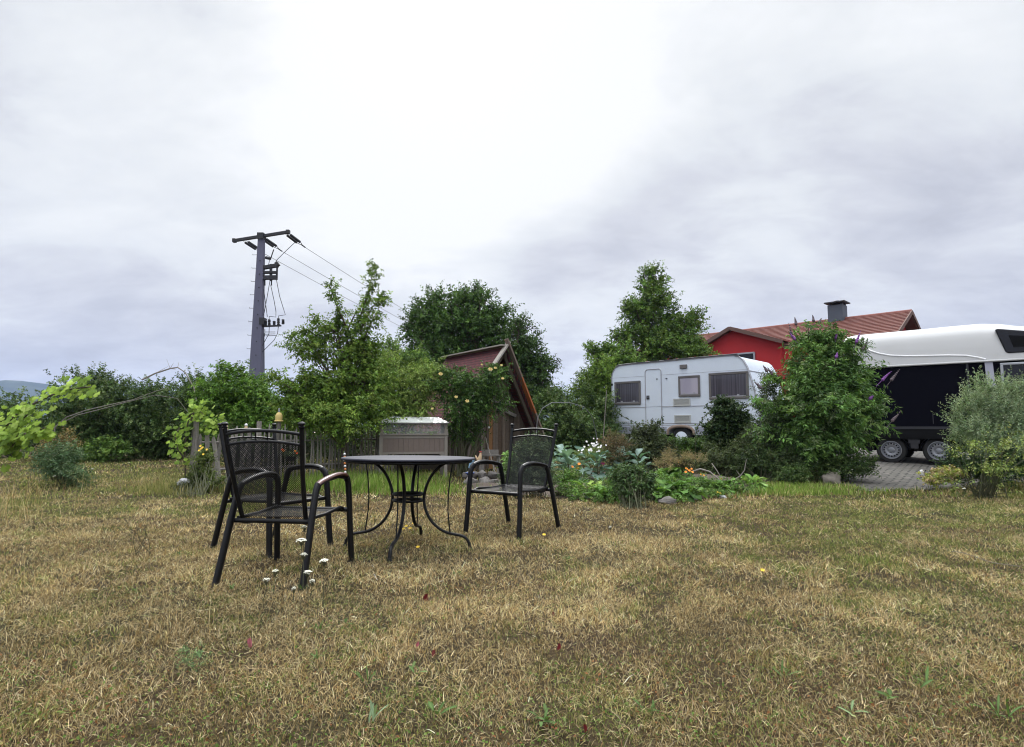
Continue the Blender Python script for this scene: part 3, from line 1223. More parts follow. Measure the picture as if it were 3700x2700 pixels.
# ------------------------------------------------------------------ red house
def build_house():
    D = Vector((.7, -.714, 0))
    rz = math.atan2(D.y, D.x)
    root = empty('house', 'red rendered house with a tiled roof and slate clad chimney behind the caravan', 'house', (20.5, 30, 0), rz)
    zr, k = 6.83, .475
    hw = 3.75
    XL = -15.5
    mb = MB()
    # main body walls
    gz = zr - k * 3.4 - .10
    mb.prism([(XL + .5, -.3), (-.55, -.3), (-.55, gz), (XL + .5, gz)], -3.35, 3.35)
    mb.v = [tuple(p) for p in mb.v]
    # gable ends
    for x0, x1 in ((-.56, -.50), (XL + .45, XL + .51)):
        vs = [(x, y, z) for x in (x0, x1) for y, z in ((-3.4, gz - .3), (3.4, gz - .3), (0, zr - .16))]
        mb.add(vs, [(0, 2, 1), (3, 4, 5), (0, 1, 4, 3), (1, 2, 5, 4), (2, 0, 3, 5)])
    mb.build('wall', M_REDWALL, root)
    # tiled roof as overlapping courses
    mb = MB()
    rows = 15
    for sgn, hw in ((-1, 3.38), (1, 3.75)):
        for r in range(rows):
            a, b = r / rows, (r + 1.12) / rows
            b = min(b, 1.0)
            y0, y1 = sgn * hw * a, sgn * hw * b
            z0, z1 = zr - k * hw * a, zr - k * hw * b + .065
            # the cross wing interrupts nothing: it sits in front
            n = 4
            for q in range(n):
                xa = XL + (0 - XL) * q / n
                xb = XL + (0 - XL) * (q + 1) / n
                lift = 0
                vs = [(xa, y0, z0 + .02), (xb, y0, z0 + .02), (xb, y1, z1 + .02 + lift), (xa, y1, z1 + .02 + lift),
                      (xa, y1, z1 - .03), (xb, y1, z1 - .03)]
                fs = [(0, 1, 2, 3), (3, 2, 5, 4)]
                if sgn > 0:
                    fs = [tuple(reversed(f)) for f in fs]
                mb.add(vs, fs)
    # solid underlay
    for sgn, hw in ((-1, 3.38), (1, 3.75)):
        vs = [(x, sgn * y, z) for x in (XL + .02, -.02) for y, z in ((0, zr - .01), (hw - .05, zr - k * (hw - .05) - .02), (hw - .05, zr - k * (hw - .05) - .12), (0, zr - .14))]
        mb.add(vs, [(0, 1, 2, 3), (4, 7, 6, 5), (0, 4, 5, 1), (1, 5, 6, 2), (2, 6, 7, 3), (3, 7, 4, 0)])
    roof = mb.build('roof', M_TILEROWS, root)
    mb = MB()
    mb.tube([(XL, 0, zr + .03), (.02, 0, zr + .03)], .09, 8)
    mb.build('ridge_cap', M_TILE, roof)
    mb = MB()
    for sgn, hw in ((-1, 3.38), (1, 3.75)):
        mb.beam((.03, 0, zr - .03), (.03, sgn * hw, zr - k * hw - .03), .06, .2)
        mb.beam((-.25, 0, zr - .18), (-.25, sgn * (hw - .05), zr - k * hw - .15), .5, .04)
    mb.each('barge_board', M_RAKE, root)
    # chimney
    mb = MB()
    cx = -3.45
    mb.box(cx - .38, cx + .38, -.42, .36, 6.0, 7.62)
    ch = mb.build('chimney', M_CHIM, roof)
    mb = MB()
    mb.box(cx - .52, cx + .52, -.55, .50, 7.74, 7.80)
    for sx in (-.3, .3):
        for sy in (-.3, .25):
            mb.box(cx + sx - .05, cx + sx + .05, sy - .05, sy + .05, 7.62, 7.74)
    mb.ball((cx, 0, 7.82), .22, 10, .5)
    mb.build('chimney_cap', M_DARKMETAL, ch)
    # cross wing with its own gable facing the garden
    xr, zrw = -7.84, 6.52
    xl, zl = -9.75, 5.62
    xe, ze = -4.96, 5.47
    mb = MB()
    poly = [(-9.35, -.3), (-5.22, -.3), (-5.22, zrw - (zrw - ze) * (-5.22 - xr) / (xe - xr) - .16), (xr, zrw - .17), (-9.35, zrw - (zrw - zl) * (xr + 9.35) / (xr - xl) - .16)]
    mb.prism(poly, -3.62, -1.2)
    mb.build('wall', M_REDWALL, root)
    mb = MB()
    for (xa, za), (xb, zb) in (((xr, zrw), (xl, zl)), ((xr, zrw), (xe, ze))):
        rows = 8
        for r in range(rows):
            t0, t1 = r / rows, min(1, (r + 1.12) / rows)
            p = [(xa + (xb - xa) * t0, za + (zb - za) * t0), (xa + (xb - xa) * t1, za + (zb - za) * t1 + .03)]
            vs = [(p[0][0], -3.95, p[0][1]), (p[1][0], -3.95, p[1][1]), (p[1][0], -.3, p[1][1]), (p[0][0], -.3, p[0][1]),
                  (p[0][0], -3.95, p[0][1] - .05), (p[1][0], -3.95, p[1][1] - .05), (p[1][0], -.3, p[1][1] - .05), (p[0][0], -.3, p[0][1] - .05)]
            mb.add(vs, [(0, 1, 2, 3), (4, 7, 6, 5), (0, 4, 5, 1), (1, 5, 6, 2), (2, 6, 7, 3), (3, 7, 4, 0)])
    mb.build('roof', M_TILE, root)
    mb = MB()
    mb.beam((xr, -3.98, zrw - .09), (xl, -3.98, zl - .09), .05, .2)
    mb.beam((xr, -3.98, zrw - .09), (xe, -3.98, ze - .09), .05, .2)
    mb.beam((xr, -3.8, zrw - .14), (xl, -3.8, zl - .14), .3, .03)
    mb.beam((xr, -3.8, zrw - .14), (xe, -3.8, ze - .14), .3, .03)
    mb.each('barge_board', M_RAKE, root)
    win = MB()
    x0, x1, z0, z1 = -8.85, -6.62, 3.6, 4.98
    for a, b in (((x0, z1), (x1, z1)), ((x0, z0), (x1, z0)), ((x0, z0), (x0, z1)), ((x1, z0), (x1, z1)), (((x0 + x1) / 2, z0), ((x0 + x1) / 2, z1))):
        win.beam((a[0], -3.66, a[1]), (b[0], -3.66, b[1]), .08, .08, up=(0, 1, 0))
    w = win.build('window', M_ALU, root)
    mb = MB()
    mb.box(x0, x1, -3.65, -3.63, z0, z1)
    mb.build('pane', M_WINGLASS, w)


build_house()


# ------------------------------------------------------------------ caravan
def curtain_mat(name, c1, c2, sc):
    m = bpy.data.materials.new(name)
    m.use_nodes = True
    nt = m.node_tree
    b = nt.nodes['Principled BSDF']
    tc = N(nt, 'ShaderNodeTexCoord')
    mp = N(nt, 'ShaderNodeMapping')
    mp.inputs['Scale'].default_value = (sc, 1, .35)
    L(nt, tc.outputs['Object'], mp.inputs[0])
    n = N(nt, 'ShaderNodeTexNoise')
    n.inputs['Scale'].default_value = 1
    n.inputs['Detail'].default_value = 3
    L(nt, mp.outputs[0], n.inputs['Vector'])
    L(nt, ramp_n(nt, n.outputs[0], [(.35, c1), (.65, c2)]), b.inputs['Base Color'])
    b.inputs['Roughness'].default_value = .35
    b.inputs['Coat Weight'].default_value = .4
    return m


M_CURTAIN = curtain_mat('curtain_behind_glass', (.030, .028, .038), (.085, .078, .10), 26)
M_BLIND = curtain_mat('blind_behind_glass', (.33, .31, .38), (.42, .39, .46), 3)


def build_caravan():
    D = Vector((.7299, -.6836, 0))
    rz = math.atan2(D.y, D.x)
    gz = float(H(4.8, 17))
    root = empty('caravan', 'white touring caravan with a narrow entrance door parked behind the garden bed', 'caravan', (3.15, 18.6, 0), rz)
    arch = []
    cxa, r_ = 2.30, .41
    for i in range(11):
        a = PI * i / 10
        arch.append((cxa - r_ * math.cos(a), .72 + .24 * math.sin(a) ** .6))
    prof = [(.10, .74), (.03, .85), (-.02, 1.05), (-.012, 1.54), (-.005, 2.2), (.0, 2.48), (.02, 2.60), (.07, 2.70), (.15, 2.79), (.27, 2.845), (.6, 2.86),
            (3.7, 2.885), (3.9, 2.875), (4.05, 2.83), (4.15, 2.74), (4.25, 2.55), (4.34, 2.25), (4.42, 1.95), (4.50, 1.54), (4.545, 1.25), (4.54, .95), (4.50, .74)] + [(x, z) for x, z in reversed(arch)]
    mb = MB()
    mb.prism(prof, 0, 2.15)
    mb.build('body', M_PAINTWHITE, root, smooth=True)
    # edge beading round the side
    outline = [(x, z) for x, z in prof[:22]]
    mb = MB()
    mb.tube([(x, -.005, z) for x, z in outline], .016, 6)
    mb.build('edge_trim', M_CARTRIM, root, smooth=True)
    mb = MB()
    mb.tube([(x, -.012, z + .02) for x, z in prof[8:14]], .02, 6)
    for i in range(7):
        x = .9 + i * .47
        mb.box(x, x + .30, -.03, -.005, 2.885 + .001 * i, 2.908 + .001 * i)
    mb.build('awning_rail', M_DARKSEAM, root)
    # body lines
    mb = MB()
    mb.box(.0, 4.50, -.010, .001, 1.530, 1.546)
    mb.box(-.01, 4.54, -.008, .001, 1.045, 1.058)
    mb.box(.01, 4.25, -.004, .001, 2.470, 2.476)
    mb.box(.0, 4.54, -.006, .001, .985, .996)
    mb.each('side_moulding', M_CARTRIM, root)
    mb = MB()
    for a, b in ((.06, cxa - r_ - .03), (cxa + r_ + .03, 4.50)):
        for z in (.745, .80, .855, .91):
            mb.box(a, b, -.012 - (z - .74) * .02, .001, z, z + .040)
    mb.each('skirt', M_CARSKIRT, root)
    mb = MB()
    mb.tube([(x, -.012, z + .012) for x, z in arch], .042, 6, r2=.02, ref=(0, 0, 1))
    mb.build('wheel_arch_trim', M_TAN, root, smooth=True)
    mb = MB()
    mb.box(cxa - r_ - .02, cxa + r_ + .02, .32, .36, .35, 1.0)
    mb.box(.3, 4.3, .25, 1.9, .55, .735)
    mb.each('chassis_and_fill', M_BLACK, root)
    wz = .63
    for yy in (.12, 1.85):
        mb = MB()
        mb.lathe([(.02, -.09), (.27, -.09), (.325, -.05), (.33, .05), (.28, .09), (.02, .09)], (cxa, yy, wz), 28, 'y')
        w = mb.build('wheel', M_TYRE, root, smooth=True)
        mb = MB()
        s = -1 if yy < 1 else 1
        mb.lathe([(.19, s * .075), (.185, s * .10), (.12, s * .125), (.02, s * .13)], (cxa, yy, wz), 24, 'y')
        mb.build('hubcap', M_PAINTWHITE, w, smooth=True)

    def window(x0, x1, z0, z1, inner):
        fr = MB()
        t = .065
        fr.box(x0, x1, -.035, .002, z1 - t, z1)
        fr.box(x0, x1, -.035, .002, z0, z0 + t)
        fr.box(x0, x0 + t, -.034, .002, z0 + t, z1 - t)
        fr.box(x1 - t, x1, -.034, .002, z0 + t, z1 - t)
        w = fr.build('window', M_WINFRAME, root, bevel=.012)
        p = MB()
        p.box(x0 + t, x1 - t, -.022, .001, z0 + t, z1 - t)
        p.build('pane', inner, w)
        q = MB()
        q.box(x0 + .01, x1 - .01, -.043, -.036, z1 - .012, z1 + .006)
        for hx in (.28, .74):
            q.box(x0 + (x1 - x0) * hx - .03, x0 + (x1 - x0) * hx + .03, -.032, -.023, z0 + t + .02, z0 + t + .06)
        q.box(x0 + t + .02, x1 - t - .02, -.030, -.023, z0 + t + .005, z0 + t + .022)
        q.each('catch', M_CARTRIM, w)
        return w
    window(.10, 1.03, 1.62, 2.34, M_CURTAIN)
    window(2.27, 2.93, 1.80, 2.40, M_BLIND)
    window(3.19, 4.29, 1.70, 2.43, M_CURTAIN)
    # door with rounded top corners
    mb = MB()
    x0, x1, z0, z1, rr = 1.19, 1.72, .92, 2.66, .09
    path = [(x0, z0), (x0, z1 - rr)]
    path += [(x0 + rr - rr * math.cos(a), z1 - rr + rr * math.sin(a)) for a in [PI / 2 * i / 5 for i in range(1, 6)]]
    path += [(x1 - rr + rr * math.sin(a), z1 - rr + rr * math.cos(a)) for a in [PI / 2 * i / 5 for i in range(0, 6)]]
    path += [(x1, z0)]
    mb.tube([(x, -.012, z) for x, z in path], .014, 6)
    pan = MB()
    pan.prism([(x0, z0)] + path[1:-1] + [(x1, z0)], -.010, .0005)
    door = pan.build('door', M_PAINTWHITE, root)
    mb.build('door_seal', M_CARTRIM, door, smooth=True)
    mb = MB()
    mb.box(x0 + .04, x0 + .13, -.03, -.009, 1.77, 1.88)
    mb.tube([(x0 + .05, -.045, 1.83), (x0 + .12, -.045, 1.80)], .012, 6)
    mb.build('handle', M_DARKSEAM, door)
    mb = MB()
    for x in (1.56, 1.87):
        mb.box(x, x + .045, -.02, .001, 2.345, 2.375)
    mb.each('latch', M_DARKSEAM, root)
    # vents
    for vx0, vx1, vz0, vz1, m in ((2.10, 2.62, 1.545, 1.76, M_VENT), (2.12, 2.62, 1.065, 1.285, M_VENT)):
        mb = MB()
        mb.box(vx0, vx1, -.025, .001, vz0, vz0 + .03)
        mb.box(vx0, vx1, -.025, .001, vz1 - .03, vz1)
        mb.box(vx0, vx0 + .03, -.024, .001, vz0 + .03, vz1 - .03)
        mb.box(vx1 - .03, vx1, -.024, .001, vz0 + .03, vz1 - .03)
        k = 7
        for i in range(k):
            z = vz0 + .035 + (vz1 - vz0 - .075) * i / (k - 1)
            mb.beam((vx0 + .03, -.012, z), (vx1 - .03, -.012, z), .012, .016)
        v = mb.build('vent', m, root)
        mb = MB()
        mb.box(vx0 + .03, vx1 - .03, -.004, .001, vz0 + .03, vz1 - .03)
        mb.build('vent_back', M_WINFRAME, v)
    mb = MB()
    mb.box(2.33, 2.55, -.04, .001, 2.615, 2.73)
    mb.build('flue_cover', M_WINFRAME, root, bevel=.01)
    mb = MB()
    for x0_, x1_, z0_, z1_ in ((.16, .62, .97, 1.10),):
        mb.tube([(x0_, -.05, z0_), (x0_, -.05, z1_), (x1_, -.05, z1_), (x1_, -.05, z0_)], .012, 6)
    mb.each('grab_rail', M_CARTRIM, root)
    mb = MB()
    mb.box(-.015, .03, -.02, .02, 2.235, 2.30)
    mb.build('marker_light', M_BLACK, root)
    # front end seams and window
    mb = MB()
    mb.beam((4.29, .02, 2.44), (4.29, 2.1, 2.44), .012, .02)
    mb.beam((4.525, .02, 1.42), (4.525, 2.1, 1.42), .02, .03)
    mb.tube([(x + .004, .06, z) for x, z in prof[12:22]], .01, 5)
    mb.each('front_seam', M_CARTRIM, root)
    mb = MB()
    for x in (.5, 4.1):
        for y in (.2, 1.9):
            mb.tube([(x, y, .74), (x + .1, y, gz)], .02, 6)
    mb.tube([(4.4, 1.07, .66), (5.6, 1.07, .68)], .05, 8)
    mb.tube([(5.4, 1.07, .66), (5.4, 1.07, gz)], .03, 8)
    mb.each('support_leg', M_DARKMETAL, root)


build_caravan()


# ------------------------------------------------------------------ horse trailer
def build_trailer():
    D = Vector((.78005, -.62571, 0))
    rz = math.atan2(D.y, D.x)
    root = empty('horse_trailer', 'dark horse trailer with a tall white moulded roof parked on the paved drive', 'trailer', (8.06, 13.3, 0), rz)
    gz = float(H(8.6, 12.9)) + .012
    Wd = 1.95
    mb = MB()
    mb.box(-.42, 4.9, .012, Wd - .012, .90, 2.30)
    mb.build('body', M_NAVY, root, bevel=.03)
    mb = MB()
    mb.box(-.43, 4.9, -.006, Wd + .006, .905, .962)
    mb.build('bottom_rail', M_GREYRAIL, root)
    mb = MB()
    mb.box(-.40, 4.85, .02, Wd - .02, .68, .904)
    mb.box(-.2, 1.72, .0, .018, .70, .90)
    mb.box(-.3, 4.6, .45, Wd - .45, .42, .70)  # black filler box added to darken the space under the trailer
    mb.each('chassis_and_fill', M_BLACK, root)
    # lofted roof
    st = [(-.56, 2.62, 2.95, .40), (-.55, 2.45, 3.03, .72), (-.46, 2.36, 3.09, .88), (-.28, 2.30, 3.112, .96), (.02, 2.275, 3.115, 1.0), (.6, 2.275, 3.12, 1.0), (1.1, 2.275, 3.125, 1.0),
          (1.6, 2.275, 3.135, 1.0), (2.0, 2.275, 3.135, 1.0), (2.3, 2.275, 3.10, 1.0), (2.6, 2.275, 3.02, 1.0), (3.0, 2.275, 2.95, 1.0), (3.6, 2.28, 2.8, 1.0), (4.3, 2.28, 2.62, .98), (4.9, 2.3, 2.42, .9)]
    hw = Wd / 2 + .02
    sec = [(-1.0, 0), (-1.0, .10), (-.985, .35), (-.965, .55), (-.94, .68), (-.90, .80), (-.83, .90), (-.72, .96), (-.5, .992), (-.2, 1.0)]
    sec = sec + [(-a, b) for a, b in reversed(sec)]
    V, F = [], []
    m = len(sec)
    for s, zb, zt, wf in st:
        for a, b in sec:
            V.append((s, Wd / 2 + a * hw * wf, zb + (zt - zb) * b))
    for i in range(len(st) - 1):
        for j in range(m - 1):
            a = i * m + j
            F.append((a, a + m, a + m + 1, a + 1))
        F.append((i * m + m - 1, (i + 1) * m + m - 1, (i + 1) * m, i * m))
    F.append(tuple(range(m)))
    F.append(tuple(reversed(range((len(st) - 1) * m, len(st) * m))))
    mb = MB()
    mb.add(V, F)
    roof = mb.build('roof', M_GRP, root, smooth=True)
    mb = MB()
    mb.tube([(-.42, .03, 2.31), (0, -.028, 2.288), (2.4, -.03, 2.286), (4.9, .0, 2.30)], .022, 8)
    mb.build('roof_lip', M_GRP, roof, smooth=True)
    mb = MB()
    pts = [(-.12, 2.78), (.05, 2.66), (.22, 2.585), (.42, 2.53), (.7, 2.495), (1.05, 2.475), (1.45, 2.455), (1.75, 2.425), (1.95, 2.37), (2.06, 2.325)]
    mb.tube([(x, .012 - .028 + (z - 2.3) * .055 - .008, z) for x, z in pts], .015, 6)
    mb.build('moulded_crease', mat('crease_painted_highlight', (.9, .9, .9), .4), roof, smooth=True)  # brighter white paints the highlight along the crease
    # roof window
    mb = MB()
    mb.prism([(2.235, 2.915), (2.27, 2.935), (2.95, 2.80), (2.95, 2.42), (2.42, 2.42), (2.375, 2.45)], -.03, .10)
    rw = mb.build('roof_window', M_WINGLASS, root, bevel=.02)
    mb = MB()
    mb.prism([(2.44, 2.78), (2.85, 2.72), (2.85, 2.54), (2.50, 2.54)], -.045, -.025)
    mb.build('pane', M_BLACK, rw)
    mb = MB()
    mb.prism([(2.035, 2.27), (2.165, 2.27), (2.215, .97), (2.085, .97)], -.022, .02)
    mb.build('corner_post', M_PILLAR, root)
    mb = MB()
    mb.prism([(1.735, 2.27), (1.77, 2.27), (1.77, .97), (1.735, .97)], -.006, .02)
    mb.build('side_strip', M_GREYRAIL, root)
    fr = MB()
    x0, x1, z0, z1, t = 2.275, 3.0, 1.25, 2.235, .05
    fr.box(x0, x1, -.03, .013, z1 - t, z1)
    fr.box(x0, x1, -.03, .013, z0, z0 + t)
    fr.box(x0, x0 + t, -.029, .013, z0 + t, z1 - t)
    fr.box(x1 - t, x1, -.029, .013, z0 + t, z1 - t)
    w = fr.build('window', M_ALU, root, bevel=.01)
    mb = MB()
    mb.box(x0 + t, x1 - t, -.012, .013, z0 + t, z1 - t)
    mb.build('pane', M_WINGLASS, w)
    mb = MB()
    mb.tube([(1.12, -.02, 1.22), (1.12, -.03, 1.10), (1.12, -.02, 1.02)], .008, 5)
    mb.each('tie_ring', M_GREYRAIL, root)
    # wheels
    for yy in (.13, Wd - .13):
        for sx in (.33, 1.18):
            s = -1 if yy < 1 else 1
            mb = MB()
            mb.lathe([(.18, s * -.08), (.26, s * -.085), (.285, s * -.06), (.29, 0), (.285, s * .06), (.262, s * .085), (.19, s * .085), (.185, s * .06), (.185, 0)], (sx, yy, gz + .29), 36, 'y')
            wh = mb.build('wheel', M_TYRE, root, smooth=True)
            mb = MB()
            mb.lathe([(.195, s * .088), (.197, s * .092), (.186, s * .094), (.178, s * .06), (.168, s * .045), (.15, s * .055), (.11, s * .062), (.075, s * .040), (.06, s * .035), (.055, s * .06), (.035, s * .066), (.002, s * .068)],
                     (sx, yy, gz + .29), 36, 'y', caps=(0, 1))
            mb.build('rim', M_RIM, wh, smooth=True)
            mb = MB()
            for q in range(16):
                a = 2 * PI * q / 16
                c = (sx + .138 * math.cos(a), yy + s * .056, gz + .29 + .138 * math.sin(a))
                mb.lathe([(.0165, -.006), (.0165, .006)], c, 8, 'y')
            mb.each('rim_hole', M_BLACK, wh)
            mb = MB()
            for q in range(5):
                a = 2 * PI * q / 5
                mb.ball((sx + .056 * math.cos(a), yy + s * .058, gz + .29 + .056 * math.sin(a)), .010, 6)
            mb.each('wheel_bolt', M_ALU, wh)
    # mudguards over the pair
    mb = MB()
    for sx in (.33, 1.18):
        pts = [(sx + .33 * math.cos(a), .13, gz + .30 + .32 * math.sin(a)) for a in [PI * (i / 10) for i in range(11)]]
        mb.tube(pts, .11, 8, r2=.012, ref=(0, 1, 0))
    mb.each('mudguard', M_BLACK, root, smooth=True)
    mb = MB()
    mb.box(.655, .86, .02, .05, .60, .70)
    mb.box(.69, .83, .025, .055, .49, .60)
    mb.each('axle_bracket', M_GREYRAIL, root)
    mb = MB()
    mb.box(-.43, -.39, .05, .10, .45, .86)
    mb.box(-.12, -.03, .03, .06, .40, .62)
    mb.each('mud_flap', M_BLACK, root)
    mb = MB()
    mb.tube([(.755, .4, gz + .29), (.755, 1.6, gz + .29)], .04, 8)
    mb.tube([(4.9, Wd / 2, .78), (6.1, Wd / 2, .74)], .06, 8)
    mb.tube([(5.8, Wd / 2, .74), (5.8, Wd / 2, gz)], .035, 8)
    mb.each('drawbar', M_DARKMETAL, root)


build_trailer()


# ------------------------------------------------------------------ garden shed
def build_shed():
    rz = R(34.7)
    root = empty('garden_shed', 'steep wooden garden shed with red shingle roof and a worn orange bargeboard', 'shed', (-.13, 13, 0), rz)
    zA = 2.72
    sl, sr_ = 1.30, 2.03          # drop per metre left, right
    wl, wr = 1.50, 1.0
    ed = 2.75

    def roof_side(sgn, w, k):
        vs, uvs = [], []
        t = .045
        zE = zA - w * k
        top = [(0, 0, zA), (0, ed, zA), (sgn * w, ed, zE), (sgn * w, 0, zE)]
        bot = [(x, y, z - t * 2) for x, y, z in top]
        me = bpy.data.meshes.new('roof')
        me.from_pydata(top + bot, [], [(0, 1, 2, 3), (7, 6, 5, 4), (0, 3, 7, 4), (1, 5, 6, 2), (2, 6, 7, 3)])
        uv = me.uv_layers.new(name='UVMap')
        sl_ = math.hypot(w, w * k)
        um = {0: (0, sl_), 1: (ed, sl_), 2: (ed, 0), 3: (0, 0), 4: (0, sl_), 5: (ed, sl_), 6: (ed, 0), 7: (0, 0)}
        for lp in me.loops:
            uv.data[lp.index].uv = um[lp.vertex_index]
        me.materials.append(M_SHINGLE)
        o = bpy.data.objects.new('roof', me)
        COL.objects.link(o)
        o.parent = root
        return o
    r1 = roof_side(-1, wl, sl)
    roof_side(1, wr, sr_)
    mb = MB()
    mb.beam((-.03, -.02, zA + .03), (-.03, ed + .02, zA + .03), .22, .03)
    mb.build('ridge_board', M_WEATHERED, r1)
    # barge boards
    mb = MB()
    a, b = Vector((.05, -.025, zA + .10)), Vector((-wl, -.025, zA - wl * sl - .02))
    mb.beam(a, b, .035, .15, up=(0, 1, 0))
    mb.v = [tuple(v) for v in mb.v]
    mb.build('barge_board', M_WEATHERED, root, label='weathered grey board along the front left roof edge')
    mb = MB()
    mb.beam((-.04, -.065, zA + .16), (wr + .02, -.065, zA - wr * sr_ - .04), .035, .125, up=(0, 1, 0))
    mb.build('barge_board', M_RAKEORANGE, root, label='board with orange stain worn to grey along the right roof edge')
    # front wall of vertical planks, set back under the overhang
    mb = MB()
    rg = random.Random(4)
    x = -1.36
    yw = .42
    while x < .95:
        w = rg.uniform(.05, .12)
        x1 = min(x + w, .95)
        top = lambda xx: zA - .13 - (abs(xx) * (sl if xx < 0 else sr_))
        c = rg.choice([(.085, .058, .038), (.055, .04, .028), (.13, .10, .075), (.035, .025, .02), (.22, .11, .042), (.09, .068, .05), (.15, .125, .105)])
        dy = rg.uniform(0, .03)
        z0 = .02
        vs = [(x, yw - dy, z0), (x1 - .008, yw - dy, z0), (x1 - .008, yw - dy, max(z0, top(x1))), (x, yw - dy, max(z0, top(x)))]
        vs += [(p[0], yw + .03, p[2]) for p in vs]
        mb.add(vs, [(0, 1, 2, 3), (7, 6, 5, 4), (0, 4, 5, 1), (1, 5, 6, 2), (2, 6, 7, 3), (3, 7, 4, 0)], c)
        x = x1
    mb.box(-1.36, .93, yw + .03, yw + .05, 0, .95, (.02, .015, .012))
    for sgn, w_, k_ in ((-1, 1.38, sl), (1, .93, sr_)):
        mb.box(min(sgn * w_, sgn * (w_ - .04)), max(sgn * w_, sgn * (w_ - .04)), yw, ed - .1, 0, zA - w_ * k_ - .1, (.09, .07, .05))
    vs = [(-1.36, ed - .12, 0), (.93, ed - .12, 0), (.93, ed - .12, zA - .93 * sr_ - .1), (0, ed - .12, zA - .12), (-1.36, ed - .12, zA - 1.36 * sl - .1)]
    mb.add(vs, [(0, 1, 2, 3, 4)], (.08, .06, .045))
    wall = mb.build('wall', M_PLANK, root, attr=True)
    mb = MB()
    mb.beam((-.30, yw - .04, 1.55), (.35, yw - .04, 1.50), .03, .06)
    mb.beam((.25, yw - .05, 1.30), (.52, yw - .05, 1.2), .05, .07)
    mb.each('batten', M_WEATHERED, root)
    mb = MB()
    mb.beam((0, .02, zA - .16), (0, ed, zA - .16), .06, .12)
    for y in (.1, 1.4):
        mb.beam((0, y, zA - .15), (-wl + .1, y, zA - (wl - .1) * sl - .15), .05, .08)
        mb.beam((0, y, zA - .15), (wr - .05, y, zA - (wr - .05) * sr_ - .15), .05, .08)
    mb.each('rafter', M_BARK, root)


build_shed()


# ------------------------------------------------------------------ planter / cold frame
def build_planter():
    root = empty('raised_planter', 'brown raised planter box on legs with a clear hinged greenhouse lid', 'planter', (-2.44, 10.97, 0), R(14))
    w, d = 1.26, .62
    mb = MB()
    for x in (0, w - .06):
        for y in (0, d - .06):
            mb.box(x, x + .06, y, y + .06, 0, 1.02 if y == 0 or True else 1.0)
    mb.v = [tuple(v) for v in mb.v]
    legs = mb
    for x in (0, w - .06):
        for y in (0, d - .06):
            m = MB()
            m.box(x, x + .06, y, y + .06, 0, 1.02)
            m.build('leg', M_PLANTLIGHT, root)
    mb = MB()
    z0, z1 = .46, .80
    n = 12
    for i in range(n):
        x = .06 + (w - .12) * i / n
        mb.box(x, x + (w - .12) / n - .003, .015, .035, z0 + .03, z1 - .06)
    for i in range(6):
        y = .06 + (d - .12) * i / 6
        mb.box(.015, .035, y, y + (d - .12) / 6 - .003, z0 + .03, z1 - .06)
        mb.box(w - .035, w - .015, y, y + (d - .12) / 6 - .003, z0 + .03, z1 - .06)
    mb.box(.06, w - .06, d - .035, d - .015, z0, z1)
    mb.box(.04, w - .04, .04, d - .04, z0 + .02, z0 + .05)
    mb.build('box', M_PLANT, root)
    mb = MB()
    mb.box(.06, w - .06, .008, .045, z1 - .058, z1 + .0)
    mb.box(.06, w - .06, .010, .043, z0 - .01, z0 + .028)
    mb.box(-.012, w + .012, -.012, .05, z1 + .002, z1 + .03)
    mb.box(-.012, .05, .052, d, z1 + .002, z1 + .03)
    mb.box(w - .05, w + .012, .052, d, z1 + .002, z1 + .03)
    for x, s in ((.06, 1), (w - .06, -1)):
        mb.prism([(x, z0 - .012), (x + s * .10, z0 - .012), (x, z0 - .09)], .015, .04)
    mb.build('rim', M_PLANTLIGHT, root)
    mb = MB()
    mb.box(.05, w - .05, .05, d - .05, .50, .76)
    mb.build('soil', M_SOIL, root)
    # lid: glazed sides and hipped clear top
    mb = MB()
    mb.box(.06, w - .06, .02, .028, z1 + .03, 1.01)
    mb.box(.02, .028, .06, d - .06, z1 + .03, 1.01)
    mb.box(w - .028, w - .02, .06, d - .06, z1 + .03, 1.01)
    mb.box(.06, w - .06, d - .028, d - .02, z1 + .03, 1.01)
    lid = mb.build('glazing', M_POLYSIDE, root)
    mb = MB()
    e, zt = .03, 1.145
    lo = [(-e, -e, 1.035), (w + e, -e, 1.035), (w + e, d + e, 1.035), (-e, d + e, 1.035)]
    hi = [(.16, d * .45, zt), (w - .16, d * .45, zt), (w - .16, d * .6, zt), (.16, d * .6, zt)]
    mb.add(lo + hi, [(0, 1, 5, 4), (1, 2, 6, 5), (2, 3, 7, 6), (3, 0, 4, 7), (4, 5, 6, 7)])
    mb.build('lid', M_POLYCARB, root)
    mb = MB()
    for a, b in ((0, 1), (1, 2), (2, 3), (3, 0)):
        mb.beam(Vector(lo[a]) - Vector((0, 0, .012)), Vector(lo[b]) - Vector((0, 0, .012)), .03, .022)
    mb.each('lid_frame', M_WINFRAME, root)
    # lettuces inside
    for i, (x, y) in enumerate(((.25, .14), (.58, .14), (.98, .14))):
        o = rosette('lettuce', ['pale green lettuce at the left end inside the planter', 'pale green lettuce in the middle of the planter', 'pale green lettuce at the right end inside the planter'][i],
                    'lettuce', (0, 0, 0), 12, .15, .11, [(.22, .36, .08, 1), (.30, .42, .14, 1)], 60 + i, 'lettuces inside the planter', el=(.5, 1.4), droop=.7)
        M = Matrix.Translation(Vector((-2.44, 10.97, 0))) @ Matrix.Rotation(R(14), 4, 'Z') @ Matrix.Translation(Vector((x, y, .75)))
        o.location = M.translation


build_planter()


